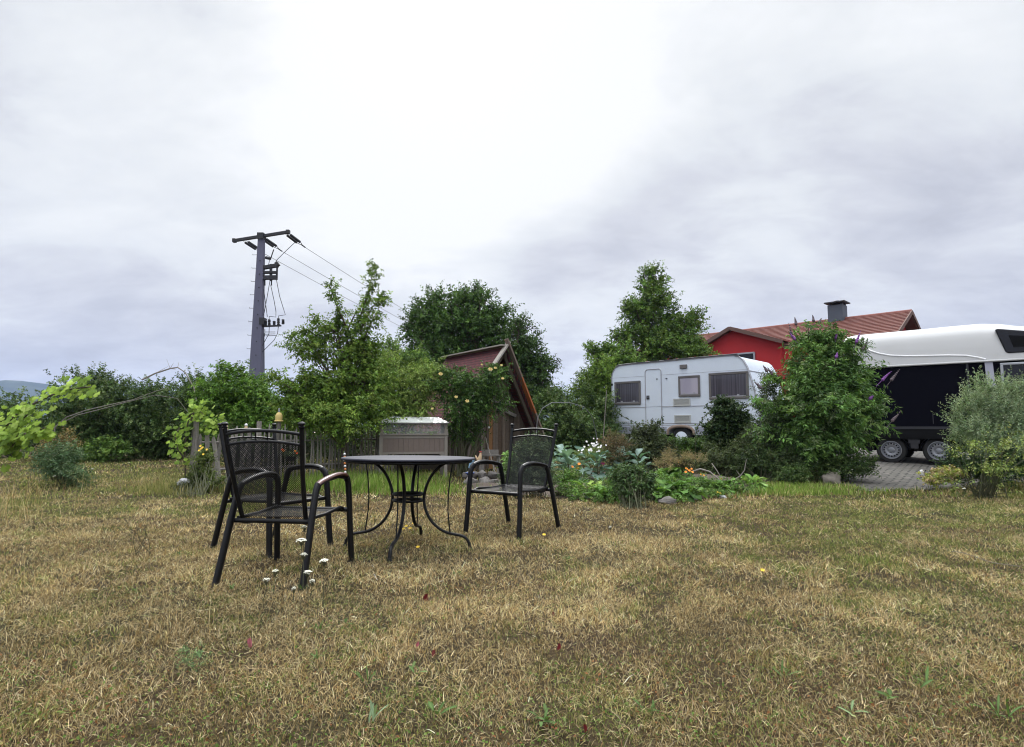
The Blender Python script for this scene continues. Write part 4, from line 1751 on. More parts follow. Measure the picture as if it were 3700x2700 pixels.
# ------------------------------------------------------------------ power pole
def build_pole():
    bx, by = -13.0, 30.0
    root = empty('power_pole', 'tapered grey steel power pole with a crossarm and switch gear above the hedge', 'power pole', (bx, by, 0), 0)
    o_ = Vector((bx, by, 0))
    zt = 10.62
    w0, w1 = .74, .30
    d0, d1 = .50, .24
    mb = MB()
    vs = []
    for z, w, d in ((0, w0, d0), (zt, w1, d1)):
        vs += [(-w / 2, -d / 2, z), (w / 2, -d / 2, z), (w / 2, d / 2, z), (-w / 2, d / 2, z)]
    mb.add(vs, [(3, 2, 1, 0), (4, 5, 6, 7), (0, 1, 5, 4), (1, 2, 6, 5), (2, 3, 7, 6), (3, 0, 4, 7)])
    mb.build('shaft', M_POLE, root, bevel=.02)
    mb = MB()
    z = 1.4
    while z < 10.3:
        w = w0 + (w1 - w0) * z / zt
        d = d0 + (d1 - d0) * z / zt
        mb.tube([(-w / 2, 0, z), (-w / 2 - .26, 0, z), (-w / 2 - .26, 0, z + .05)], .012, 5)
        mb.lathe([(.03, -.03), (.03, .02)], (.0 + .03 * (z > 0), -d / 2, z - .35), 6, 'y')
        z += .70
    mb.each('step_bolt', M_DARKMETAL, root)
    aL, aR = at(847, 870, 30.7) - o_, at(1041, 838, 29.3) - o_
    aL.z = aR.z = 10.78
    mb = MB()
    mb.beam(aL, aR, .13, .14)
    mb.box(-.16, .16, -.2, .2, 10.6, 10.93)
    for p in (aL, aR):
        mb.beam(p - Vector((.08, 0, 0)), p + Vector((.08, 0, 0)), .2, .19)
    mb.build('crossarm', M_DARKMETAL, root)
    wd = Vector((.18, .98, -.10)).normalized()
    joints = []
    u = (aR - aL).normalized()
    attach = [aL + u * .70 + Vector((0, .1, -.08)), aL + u * 1.95 + Vector((0, .1, -.08)), aR + Vector((-.15, .1, -.08)) + u * .1]
    for a in attach:
        mb = MB()
        for k in (-.11, .11):
            s = a + u * k
            e = s + wd * 1.15
            mb.tube([s, s + wd * .12], .012, 5)
            for q in range(9):
                c = s + wd * (.14 + q * .105)
                mb.tube([c, c + wd * .045, c + wd * .09], [.035, .075, .03], 8)
            mb.tube([e, a + wd * 1.45], .02, 5)
        j = a + wd * 1.75
        mb.tube([a + wd * 1.4, j], .035, 6)
        mb.build('insulator', M_DARKMETAL, root)
        joints.append(j)
    mb = MB()
    for j in joints:
        pts = []
        for i in range(31):
            s = i / 30
            pts.append(j + Vector((.18, .98, 0)) * (78 * s) + Vector((0, 0, -1.6 * 4 * s * (1 - s) * .5)))
        mb.tube(pts, .016, 4)
    mb.each('wire', M_WIRE, root)
    P = lambda px, py, y=30.0: at(px, py, y) - o_
    # upper switch cage
    mb = MB()
    for (x0, y0, x1, y1, t) in ((950, 968, 1005, 959, .17), (950, 985, 1001, 985, .11), (950, 1004, 1001, 1003, .20)):
        mb.beam(P(x0, y0), P(x1, y1), .20, t)
    mb.beam(P(1002, 952), P(1000, 1008), .07, .07, up=(0, 1, 0))
    mb.beam(P(979, 955), P(979, 1015), .11, .11, up=(0, 1, 0))
    mb.beam(P(997, 958), P(1007, 952), .22, .2)
    mb.each('switch_frame', M_DARKMETAL, root)
    mb = MB()
    for x in (957, 981):
        mb.tube([P(x, 1006), P(x, 1032)], .035, 6)
    mb.tube([P(960, 931), P(978, 935)], .08, 8)
    mb.tube([P(978, 935), P(989, 902)], .03, 6)
    mb.each('arrester', M_DARKMETAL, root)
    # lower bracket with bushings
    mb = MB()
    mb.beam(P(947, 1180), P(1015, 1177), .14, .07)
    mb.box(.12, .36, -.2, .2, P(0, 1175).z, P(0, 1150).z)
    mb.each('bracket', M_DARKMETAL, root)
    for x, y0, y1 in ((960, 1176, 1158), (973, 1176, 1154), (991, 1176, 1160), (1006, 1176, 1150), (1023, 1172, 1154)):
        mb = MB()
        a, b = P(x, y0), P(x, y1)
        for q in range(4):
            c = a + (b - a) * (q / 4)
            mb.tube([c, c + (b - a) * .12, c + (b - a) * .24], [.05, .085, .05], 8)
        mb.build('bushing', M_DARKMETAL, root)
    mb = MB()
    for pts in ([(976, 1012), (965, 1075), (953, 1140)], [(978, 1030), (990, 1085), (997, 1125), (997, 1146), (973, 1143), (973, 1154)],
                [(999, 1012), (1010, 1070), (1024, 1115), (1031, 1138), (1006, 1142), (1006, 1150)], [(953, 1045), (960, 1100), (966, 1145)],
                [(1006, 1180), (1003, 1205), (990, 1230), (948, 1272)], [(973, 1180), (972, 1205), (947, 1252)], [(957, 1190), (957, 1216)],
                [(1065, 877), (1035, 905), (998, 942)], [(974, 941), (970, 958)], [(998, 942), (996, 955)],
                [(957, 1200), (995, 1200)], [(957, 1208), (995, 1207)], [(960, 1214), (996, 1213)]):
        mb.tube([P(*p) for p in pts], .016, 5)
    mb.tube([P(954, 1205), P(955, 1400)], .022, 5)
    mb.each('cable', M_DARKMETAL, root)


build_pole()

# ------------------------------------------------------------------ garden furniture
def weave(mb, fn, W_, H_, pitch, wd, seg=10):
    """expanded-metal lattice mapped by fn(u,v) (u,v in metres) -> point"""
    for sgn in (1, -1):
        c = -H_ if sgn > 0 else 0
        end = W_ if sgn > 0 else W_ + H_
        while c < end:
            # line u = c + v  (sgn>0)   or u = c - v
            if sgn > 0:
                v0, v1 = max(0, -c), min(H_, W_ - c)
            else:
                v0, v1 = max(0, c - W_), min(H_, c)
            if v1 - v0 > pitch * .3:
                n = max(2, int((v1 - v0) / H_ * seg) + 1)
                L_, R_ = [], []
                for i in range(n + 1):
                    v = v0 + (v1 - v0) * i / n
                    u = c + sgn * v
                    L_.append(fn(min(max(u - wd * .7, 0), W_), v))
                    R_.append(fn(min(max(u + wd * .7, 0), W_), v))
                vs = L_ + R_
                mb.add(vs, [(i, i + 1, n + 2 + i, n + 1 + i) for i in range(n)])
            c += pitch * 1.414
    return mb


def build_chair(label, loc, rz, worn=False):  # worn: right armrest gets the painted reddish reflection
    root = empty('garden_chair', label, 'chair', loc, rz, 'black metal garden chairs')
    # legs and arms: one bent oval tube per side, split where its look changes
    for s in (-1, 1):
        rear = [(s * .283, -.36, 0), (s * .277, -.30, .20), (s * .270, -.235, .42), (s * .264, -.185, .56), (s * .262, -.155, .595)]
        mb = MB()
        mb.tube(rear, .0285, 12, r2=.0185, ref=(0, 1, 0))
        lg = mb.build('leg', M_CHAIR, root, smooth=True)
        mb = MB()
        mb.tube([(s * .2835, -.362, -.004), (s * .2825, -.355, .02)], .030, 12, r2=.020, ref=(0, 1, 0))
        mb.build('foot_cap', M_RUBBER, lg, smooth=True)
        front = [(s * .285, .355, 0), (s * .279, .335, .20), (s * .273, .318, .42), (s * .269, .307, .545), (s * .268, .290, .590), (s * .267, .258, .612)]
        mb = MB()
        mb.tube(front, .0285, 12, r2=.0185, ref=(0, 1, .3))
        lg = mb.build('leg', M_CHAIR, root, smooth=True)
        mb = MB()
        mb.tube([(s * .2855, .357, -.004), (s * .2845, .352, .02)], .030, 12, r2=.020, ref=(0, 1, 0))
        mb.build('foot_cap', M_RUBBER, lg, smooth=True)
        arm = [(s * .262, -.165, .598), (s * .263, -.12, .612), (s * .266, -.03, .628), (s * .268, .08, .640), (s * .268, .17, .640), (s * .267, .235, .630), (s * .267, .262, .619)]
        mb = MB()
        mb.tube(arm, [.020, .022, .024, .024, .024, .022, .020], 12, r2=.011, ref=(1, 0, 0))
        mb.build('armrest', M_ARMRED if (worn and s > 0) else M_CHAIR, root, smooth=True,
                 label='armrest with a painted reddish brown reflection' if (worn and s > 0) else None)
        mb = MB()
        mb.tube([(s * .262, -.16, .588), (s * .266, -.03, .612), (s * .267, .14, .622), (s * .267, .25, .606)], .010, 8)
        mb.build('arm_tube', M_CHAIR, root, smooth=True)
    mb = MB()
    zs = .378
    mb.tube([(-.272, .30, zs), (.272, .30, zs)], .016, 10)
    mb.tube([(-.268, -.225, zs - .005), (.268, -.225, zs - .005)], .015, 10)
    for s in (-1, 1):
        mb.tube([(s * .235, -.225, zs + .012), (s * .238, .0, zs + .008), (s * .238, .24, zs + .022), (s * .236, .29, zs + .01)], .012, 8)
    mb.each('seat_frame', M_CHAIR, root, smooth=True)
    mb = MB()

    def seat(u, v):
        x = -.232 + u
        y = -.222 + v
        t = v / .50
        return (x, y, zs + .015 - .02 * math.sin(PI * t) * (1 - (x / .25) ** 2) + (.012 if t < .1 else 0) - (.02 * ((t - .9) / .1) ** 2 if t > .9 else 0))
    weave(mb, seat, .464, .50, .0088, .0031)
    mb.build('seat', M_MESH, root)

    def post(t):   # t 0..1 from seat to top rail
        return -.200 - .175 * t - .015 * math.sin(PI * t), .36 + .595 * t
    mb = MB()
    for s in (-1, 1):
        pts = [(s * .17, -.155, .362), (s * .20, -.175, .358)]
        for i in range(9):
            t = i / 8
            y, z = post(t)
            pts.append((s * (.212 + .042 * t), y, z))
        mb.tube(pts, .0145, 10)
    bfs = mb.each('back_post', M_CHAIR, root, smooth=True)
    for s, bf in zip((-1, 1), bfs):
        mb = MB()
        y, z = post(1)
        c = (s * .2545, y - .003, z + .001)
        mb.lathe([(.017, 0), (.019, .004), (.019, .010), (.012, .013), (.012, .017), (.020, .021), (.022, .030), (.015, .038), (.004, .041)], c, 12)
        mb.build('finial', M_CHAIR, bf, smooth=True)
    mb = MB()
    for t0, rr in ((.945, .0105), (.835, .0085)):
        pts = []
        for i in range(13):
            k = i / 12 * 2 - 1
            y, z = post(t0)
            pts.append((k * (.212 + .042 * t0), y - .028 * (1 - k * k), z + .024 * (1 - k * k) - .004))
        mb.tube(pts, rr, 8)
    for k in (-.16, .16):
        y, z = post(.835)
        y2, z2 = post(.945)
        mb.tube([(k * .24, y - .027, z + .02), (k * .24, y2 - .027, z2 + .02)], .0045, 6)
    mb.each('top_rail', M_CHAIR, root, smooth=True)
    mb = MB()

    def back(u, v):
        t = .03 + v / .49 * .80
        y, z = post(t)
        k = (u / .44) * 2 - 1
        hw_ = .212 + .042 * t
        arch = (.022 * (1 - k * k)) * max(0, (t - .55) / .28) if t > .55 else 0
        return (k * hw_, y - .028 * (1 - k * k), z + arch)
    weave(mb, back, .44, .49, .0088, .0031)
    mb.build('backrest', M_MESH, root)
    return root


build_chair('black mesh chair nearest the camera, seen from behind, with one armrest painted with a reddish reflection', (-1.48, 4.03, 0), R(-8), True)
build_chair('black mesh chair just behind the nearest chair, turned sideways beside the table', (-1.94, 4.90, 0), R(-122))
build_chair('black mesh chair facing the camera between the table and the vegetable bed', (.012, 5.60, 0), R(147.3))


def build_table():
    root = empty('garden_table', 'round dark grey metal garden table with curved legs between the chairs', 'table', (-.84, 4.84, 0), R(4))
    root.rotation_euler = (R(-1.15), R(.4), R(-4))
    mb = MB()
    mb.lathe([(.001, .700), (.52, .700), (.532, .702), (.535, .709), (.532, .716), (.525, .718), (.001, .718)], (0, 0, 0), 72)
    mb.build('tabletop', M_TABLE, root, smooth=True)
    mb = MB()
    pts = [(.5 * math.cos(a), .5 * math.sin(a), .690) for a in np.linspace(0, 2 * PI, 49)]
    mb.tube(pts, .012, 8)
    mb.build('rim_ring', M_CHAIR, root, smooth=True)
    prof = [(.36, .690), (.31, .680), (.25, .645), (.19, .58), (.150, .50), (.132, .43), (.130, .37), (.145, .30), (.185, .225), (.245, .165), (.315, .128), (.39, .112), (.44, .103), (.475, .085), (.498, .05), (.508, .0)]
    # smooth the bent bar
    P = [Vector((r, 0, z)) for r, z in prof]
    fine = []
    for i in range(len(P) - 1):
        p0, p1, p2, p3 = P[max(0, i - 1)], P[i], P[i + 1], P[min(len(P) - 1, i + 2)]
        for t in (0, .33, .66):
            fine.append(.5 * ((2 * p1) + (p2 - p0) * t + (2 * p0 - 5 * p1 + 4 * p2 - p3) * t * t + (3 * p1 - p0 - 3 * p2 + p3) * t ** 3))
    fine.append(P[-1])
    for q in range(4):
        a = q * PI / 2
        rot = Matrix.Rotation(a, 4, 'Z')
        mb = MB()
        mb.tube([rot @ p for p in fine], .014, 12, r2=.0115, ref=rot @ Vector((0, 1, 0)))
        lg = mb.build('leg', M_CHAIR, root, smooth=True)
        mb = MB()
        mb.tube([rot @ Vector(p) for p in ((.360, 0, .690), (.338, 0, .56), (.325, 0, .42), (.325, 0, .30), (.335, 0, .21), (.345, 0, .125))], .0055, 8)
        mb.build('rod', M_CHAIR, lg, smooth=True)
        mb = MB()
        mb.tube([rot @ Vector((.508, 0, -.003)), rot @ Vector((.506, 0, .018))], .018, 10)
        mb.build('foot_cap', M_RUBBER, lg, smooth=True)
    mb = MB()
    for z in (.425, .375):
        mb.tube([(.118 * math.cos(a), .118 * math.sin(a), z) for a in np.linspace(0, 2 * PI, 33)], .011, 8)
    mb.each('collar', M_CHAIR, root, smooth=True)


build_table()


# ------------------------------------------------------------------ picket fence and what hangs on it
def build_fence():
    root = empty('picket_fence', 'old grey fence of split wooden pickets round the planted garden', 'fence', (-4.95, 9.15, 0), 0)
    path = [Vector((-5.15, 9.75, 0)), Vector((-4.92, 9.15, 0)), Vector((-4.2, 9.75, 0)), Vector((-2.75, 12.0, 0)), Vector((-1.9, 12.9, 0))]
    rg = random.Random(9)
    o = Vector((-4.95, 9.15, 0))
    pts = []
    for a, b in zip(path[:-1], path[1:]):
        n = int((b - a).length / .082)
        for i in range(n):
            pts.append((a + (b - a) * (i / n), (b - a).normalized()))
    for i, (p, d) in enumerate(pts[:98]):
        mb = MB()
        w = rg.uniform(.022, .050)
        h = rg.uniform(.86, 1.02)
        lean = rg.uniform(-.05, .05)
        if i < 18:
            w = rg.uniform(.05, .085)
            h = rg.uniform(.80, 1.0)
            lean *= 3
        p = p - o
        a = p + Vector((0, 0, -.02))
        m_ = p + d * (lean * .5) + Vector((rg.uniform(-.01, .01), rg.uniform(-.01, .01), h * .5))
        b = p + d * lean + Vector((0, 0, h))
        t = .016
        mb.tube([a, m_, b - Vector((0, 0, .05)), b], [w * .55, w * .5, w * .42, w * .16], 5, r2=t * rg.uniform(.7, 1.1), ref=d)
        mb.build('picket', M_WEATHERED, root)
    mb = MB()
    for z in (.28, .72):
        for a, b in zip(path[:-1], path[1:]):
            mb.tube([a - o + Vector((0, .03, z)), b - o + Vector((0, .03, z + rg.uniform(-.03, .03)))], .018, 5)
    mb.build('rail', M_WEATHERED, root)
    mb = MB()
    for p in path[1:4]:
        mb.tube([p - o + Vector((.03, .06, -.02)), p - o + Vector((.03, .06, 1.05))], .04, 7)
    mb.each('post', M_WEATHERED, root)


build_fence()


def simple(name, label, cat, loc, parts, rz=0, group=None):
    """parts: (part name, MB, material)"""
    if len(parts) == 1:
        pn, mb, m = parts[0]
        o = mb.build(name, m, None, smooth=True)
        o.location = loc
        o.rotation_euler = (0, 0, rz)
        return tag(o, label, cat, group)
    root = empty(name, label, cat, loc, rz, group)
    for pn, mb, m in parts:
        mb.build(pn, m, root, smooth=True)
    return root


# clay pot upside down on a picket
p = at(811, 1546, 9.35)
simple('clay_pot', 'cream clay bell pot turned upside down on the fence beside the grapevine', 'pot', p, [
    ('body', MB().lathe([(.001, -.055), (.052, -.055), (.056, -.045), (.052, -.02), (.046, .03), (.034, .055), (.020, .068), (.001, .07)], (0, 0, 0), 16), M_TERRA),
    ('knob', MB().ball((0, 0, .078), .012), M_TERRA)])
p = at(889, 1550, 9.75)
simple('clay_figure', 'slim pinkish clay figure with a white head standing on a fence picket', 'figurine', p, [
    ('body', MB().lathe([(.001, -.06), (.036, -.06), (.030, 0), (.020, .045), (.001, .05)], (0, 0, 0), 12), M_TERRA),
    ('head', MB().ball((0, 0, .062), .026), M_WHITE)])
p = at(1008, 1506, 10.3)
mb = MB().tube([(0, 0, -p.z), (.01, 0, -.07)], .035, 7)
simple('lantern_post', 'yellow ceramic lantern on top of a grey wooden post in the fence', 'lantern', p, [
    ('post', mb, M_WEATHERED),
    ('lantern', MB().lathe([(.001, -.085), (.075, -.085), (.080, -.07), (.060, -.06), (.062, .02), (.045, .055), (.020, .075), (.001, .08)], (0, 0, 0), 10), M_YELLOW),
    ('cap', MB().lathe([(.001, .08), (.016, .08), (.016, .14), (.001, .15)], (0, 0, 0), 8), M_ALU)])
p = at(1121, 1527, 11.3)
simple('ceramic_bell', 'small white ceramic bell on a picket under the apple tree', 'ornament', p, [
    ('bell', MB().lathe([(.001, -.03), (.042, -.03), (.034, .0), (.022, .035), (.001, .045)], (0, 0, 0), 12), M_WHITE)])
p = at(1135, 1568, 11.2)
simple('ceramic_shell', 'white ceramic piece hanging inside the fence below the white bell', 'ornament', p, [
    ('shell', MB().lathe([(.001, -.03), (.05, -.01), (.055, .01), (.001, .04)], (0, 0, 0), 10), M_WHITE)])
for i, (px, lab) in enumerate(((920, 'flat white tile hooked on the fence behind the nearest chair, left one'), (950, 'flat white tile hooked on the fence behind the nearest chair, right one'))):
    p = at(px, 1582, 9.9)
    simple('ceramic_tile', lab, 'ornament', p, [('tile', MB().box(-.045, .045, -.01, .01, -.016, .016), M_WHITE)])


def wall_frame():
    root = empty('old_window_frame', 'small weathered wooden window frame leaning on the fence corner', 'window frame', tuple(gp(790, 1762)), R(25))  # empty old window frame leaning on the fence
    mb = MB()
    k = 1 / 240.0
    pts = [(-.10, .30), (.09, .30), (.05, .84), (-.03, .84)]
    for a, b in ((0, 1), (1, 2), (2, 3), (3, 0)):
        mb.beam((pts[a][0], 0, pts[a][1]), (pts[b][0], 0, pts[b][1]), .02, .028, up=(0, 1, 0))
    mb.build('frame', M_WEATHERED, root)
    mb = MB()
    mb.beam((-.04, .01, 0), (-.03, .01, .80), .02, .03, up=(0, 1, 0))
    mb.each('batten', M_WEATHERED, root)


wall_frame()


def stone(label, loc, r, seed, squash=.65, name='stone', cat='stone', group=None, m=None, rz=0):
    rg = np.random.default_rng(seed)
    mb = MB()
    V, F = [], []
    nu, nv = 12, 8
    ph = rg.uniform(0, 6, 6)
    for i in range(nv + 1):
        th = PI * i / nv
        for j in range(nu):
            f = 2 * PI * j / nu
            d = Vector((math.sin(th) * math.cos(f), math.sin(th) * math.sin(f), math.cos(th)))
            q = r * (1 + .16 * math.sin(d.x * 4 + ph[0]) * math.sin(d.y * 3 + ph[1]) + .12 * math.sin(d.z * 5 + ph[2] + d.x * 3) + .06 * math.sin(d.y * 9 + ph[3]))
            V.append((d.x * q * 1.15, d.y * q * .85, d.z * q * squash + r * squash * .75))
    for i in range(nv):
        for j in range(nu):
            a, b = i * nu + j, i * nu + (j + 1) % nu
            F.append((a, a + nu, b + nu, b))
    mb.add(V, F)
    o = mb.build(name, m or M_STONE, None, smooth=True)
    o.location = loc
    o.rotation_euler = (0, 0, rz)
    return tag(o, label, cat, group)


M_TANSTONE = mat('tan_stone', (.27, .24, .20), .95, noise=.35, nscale=9, bump=.6)
M_BOULDER = mat('pale_boulder', (.42, .42, .43), .9, noise=.25, nscale=9, bump=.4)
q = gp(664, 1778)
simple('boulder_post', 'rough dark stump carrying the pale boulder at the fence corner', 'stump', (q.x, q.y, 0), [
    ('stump', MB().lathe([(.13, -.02), (.11, .06), (.095, .105), (.001, .105)], (0, 0, 0), 10), M_BARK)])
stone('pale grey boulder resting on a stump at the fence corner', (q.x, q.y, .095), .085, 3, .75, 'boulder', 'boulder', m=M_BOULDER)
q = gp(690, 1785)
stone('pale stone half hidden in the grass below the fence corner boulder', (q.x, q.y, -.02), .06, 4, .5)
q = gp(3000, 1748)
stone('rounded grey boulder at the foot of the butterfly bush', (q.x, q.y, q.z - .03), .135, 8, .95, 'boulder', 'boulder', m=M_TANSTONE)
rg = random.Random(3)
spots = [(1688, 1722), (1700, 1752), (1712, 1738), (1742, 1728), (1752, 1752), (1778, 1727), (1784, 1755), (1812, 1738), (1815, 1760), (1838, 1722)]
names = ['dark rubble stone at the left end of the low stone edging', 'low rubble stone on the ground left of the edging, nearest the lawn', 'reddish rubble stone behind the blue dish',
         'flat rubble stone on top of the edging left of the third chair', 'square rubble stone at the bottom of the edging, left half', 'rubble stone on top of the edging seen through the chair arm',
         'squat rubble stone at the bottom of the edging below the chair arm', 'pale streaked rubble stone near the middle of the edging', 'small rubble stone at the bottom right of the edging',
         'rubble stone at the right end of the edging behind the chair back']
for i, (px, py) in enumerate(spots):
    q = gp(px, max(py, 1748))
    up = .0 if py > 1745 else .10
    stone(names[i], (q.x, q.y + (.12 if up else 0), up - .02), rg.uniform(.085, .12), 20 + i, rg.uniform(.6, .8), group='rubble stones of the low edging', rz=rg.uniform(0, 3))

# painted rooster and other ornaments in front of the shed
q = gp(1733, 1735)
root = empty('rooster_figure', 'small cream rooster figure with a red comb on a stone post', 'figurine', (q.x, q.y + .25, 0), 0)
MB().lathe([(.035, 0), (.03, .25), (.001, .25)], (0, 0, 0), 8).build('post', M_WEATHERED, root)
mb = MB()
mb.tube([(-.03, 0, .25), (-.025, 0, .33), (-.005, 0, .41), (.0, 0, .45), (.002, 0, .475)], [.030, .048, .030, .020, .017], 10)
mb.build('body', M_TERRA, root, smooth=True)
mb = MB()
for i, x in enumerate((-.016, 0, .014)):
    mb.ball((x, 0, .492 + .004 * (i == 1)), .012)
mb.each('comb', M_REDPAINT, root, smooth=True)
MB().tube([(.014, 0, .468), (.034, 0, .462)], [.007, .001], 6).build('beak', M_ORANGE, root)
MB().tube([(-.05, 0, .34), (-.085, 0, .40), (-.095, 0, .43)], [.02, .018, .006], 8).build('tail', M_TERRA, root, smooth=True)

q = at(1703, 1676, 9.5)
root = empty('hanging_ornament', 'pale blue metal ornament on a rod beside the end of the table', 'ornament', (q.x, q.y, 0), 0)
MB().tube([(0, 0, 0), (-.01, 0, q.z)], .006, 5).build('rod', M_DARKMETAL, root)
mb = MB()
mb.tube([(.03, 0, q.z + .07), (.0, 0, q.z + .01), (-.03, 0, q.z - .07)], [.028, .034, .018], 8)
mb.build('body', M_LIGHTBLUE, root, smooth=True)
MB().ball((-.03, 0, q.z + .06), .016).build('head', M_WHITE, root, smooth=True)
q = at(1698, 1713, 9.3)
simple('blue_dish', 'dark blue glazed dish standing on the rubble edging', 'dish', (q.x, q.y, q.z), [
    ('dish', MB().lathe([(.03, -.02), (.075, .012), (.078, .02), (.06, .012), (.001, -.01)], (0, 0, 0), 18), M_BLUE)])
# low wooden stool
q = gp(1768, 1728)
root = empty('wooden_stool', 'low weathered wooden bench in front of the shed wall', 'bench', (q.x, q.y + .6, 0), R(12))
mb = MB()
for y in (-.08, .0, .08):
    mb.box(-.19, .19, y - .035, y + .035, .38, .40)
mb.build('seat', M_WEATHERED, root)
MB().box(-.18, .18, .1, .12, .40, .50).build('backrest', M_WEATHERED, root)
for x in (-.16, .16):
    for y in (-.08, .08):
        MB().box(x - .018, x + .018, y - .018, y + .018, 0, .38).build('leg', M_WEATHERED, root)
# leaning twisted rod with glass bulb
a, b = at(1741, 1532, 11.8), at(1779, 1672, 11.3)
root = empty('twisted_rod', 'long twisted rod leaning against the shed front', 'rod', (b.x, b.y, 0), 0)
mb = MB()
bb = Vector((b.x, b.y, 0))
pts = [(b + (a - b) * (i / 24)) - bb + Vector((.006 * math.sin(i * 1.9), .006 * math.cos(i * 1.9), 0)) for i in range(-7, 25)]
mb.tube(pts, .011, 6)
mb.build('rod', M_DEADWOOD, root, smooth=True)
p = at(1767, 1545, 11.6)
root = empty('glass_bulb', 'small white glass bulb hanging on the shed front above the rod', 'ornament', (p.x, p.y, p.z), 0)
MB().ball((0, 0, 0), .02).build('bulb', M_WHITE, root, smooth=True)
MB().tube([(0, 0, .02), (0, .02, .22)], .003, 4).build('cord', M_WIRE, root)
# beaded garden stake
q = gp(1251, 1790)
root = empty('beaded_stake', 'thin garden stake threaded with orange and white beads left of the table', 'garden stake', (q.x, q.y, 0), 0)
MB().tube([(0, 0, 0), (-.04, 0, .62)], .004, 5).build('rod', M_WIRE, root)
for i in range(9):
    z = .24 + i * .042
    MB().ball((-.04 * z / .62, 0, z), .017, 8).build('bead', M_ORANGE if i % 2 else M_WHITE, root, smooth=True)
# hoop wires
mb = MB()
pts = [at(*p) for p in ((1938, 1560, 11.2), (1942, 1512, 11.2), (1960, 1475, 11.2), (1995, 1455, 11.3), (2060, 1456, 11.6), (2110, 1470, 11.9), (2140, 1505, 12.2), (2155, 1570, 12.3))]
pts = [Vector((pts[0].x, pts[0].y, 0))] + pts + [Vector((pts[-1].x, pts[-1].y, 0))]
o = mb.tube(pts, .007, 6).build('hoop_wire', M_WIRE, None, smooth=True)
tag(o, 'thin bent wire hoop arching over the bed beside the shed', 'wire hoop')
mb = MB()
a = gp(2172, 1690)
b = at(2192, 1410, a.y)
o = mb.tube([(a.x, a.y, 0), tuple(b)], [.013, .009], 6).build('garden_cane', M_DEADWOOD, None)
tag(o, 'tall thin grey cane standing in the bed left of the caravan', 'cane')
for nm, lab, pts, r0 in (('bare_branch', 'long bare dead branch arching above the left hedge', ((515, 1372, 15.2), (560, 1350, 15.2), (615, 1332, 15.1), (642, 1328, 15.0), (668, 1345, 15.0), (700, 1400, 14.9), (714, 1470, 14.8), (716, 1560, 14.7)), .018),
                         ('bare_branch', 'upper bleached bent cane in front of the dark left hedge', ((190, 1550, 12.5), (240, 1508, 12.5), (310, 1483, 12.6), (400, 1462, 12.8), (480, 1445, 13.0), (560, 1415, 13.2), (610, 1400, 13.4)), .012),
                         ('bare_branch', 'lower bleached bent cane in front of the dark left hedge', ((200, 1540, 12.2), (280, 1500, 12.3), (360, 1480, 12.4), (440, 1458, 12.6), (560, 1428, 12.8), (640, 1440, 13.0), (680, 1490, 13.0)), .010)):
    P_ = [at(*q) for q in pts]
    first = P_[0] if nm != 'x' else None
    P_ = [Vector((P_[0].x - .1, P_[0].y, 0))] + P_ if lab[0] != 'l' or 'lower' in lab else P_ + [Vector((P_[-1].x, P_[-1].y, 0))]
    mb = MB()
    mb.tube(P_, list(np.linspace(r0 * 1.2, r0 * .4, len(P_))), 6)
    if 'dead branch' in lab:
        for k in range(8):
            i = rg.randint(1, 5)
            s = P_[i]
            mb.tube([s, s + Vector((rg.uniform(-.3, .3), rg.uniform(-.2, .2), rg.uniform(-.1, .35)))], [r0 * .4, r0 * .15], 4)
    o = mb.build(nm, M_DEADWOOD, None, smooth=True)
    tag(o, lab, 'branch')
# small white marker by the drive
q = gp(3332, 1728)
simple('marker_post', 'short white marker post at the edge of the paved drive', 'marker', q, [
    ('post', MB().lathe([(.02, -.02), (.02, .05), (.001, .055)], (0, 0, 0), 8), M_DARKMETAL),
    ('cap', MB().lathe([(.030, .05), (.034, .07), (.032, .13), (.02, .145), (.001, .15)], (0, 0, 0), 10), M_WHITE)])

# ------------------------------------------------------------------ trees and shrubs
B = blob_px
DKGREEN = [(.075, .12, .040, 3), (.11, .16, .055, 2), (.05, .085, .030, 2), (.16, .20, .09, .7)]
MIDGREEN = [(.12, .20, .045, 3), (.17, .25, .06, 2), (.075, .13, .035, 2)]
BRIGHT = [(.11, .205, .034, 3), (.16, .27, .05, 2), (.07, .13, .028, 2)]
APPLE = [(.15, .235, .045, 3), (.22, .30, .07, 2), (.09, .15, .035, 2)]
PLUM = [(.22, .30, .08, 3), (.30, .37, .12, 2), (.13, .19, .05, 2)]
SILVER = [(.24, .31, .20, 3), (.36, .42, .30, 1.5), (.14, .19, .11, 2)]
GREYGREEN = [(.12, .16, .10, 3), (.19, .23, .15, 1.5), (.07, .10, .055, 2)]
VINE = [(.24, .36, .045, 3), (.33, .45, .09, 1.5), (.14, .23, .03, 2)]


def G(px, py):
    p = gp(px, py)
    return (p.x, p.y, p.z)


def base_at(px, y):
    p = at(px, 1500, y)
    return (p.x, y, float(H(p.x, y)))


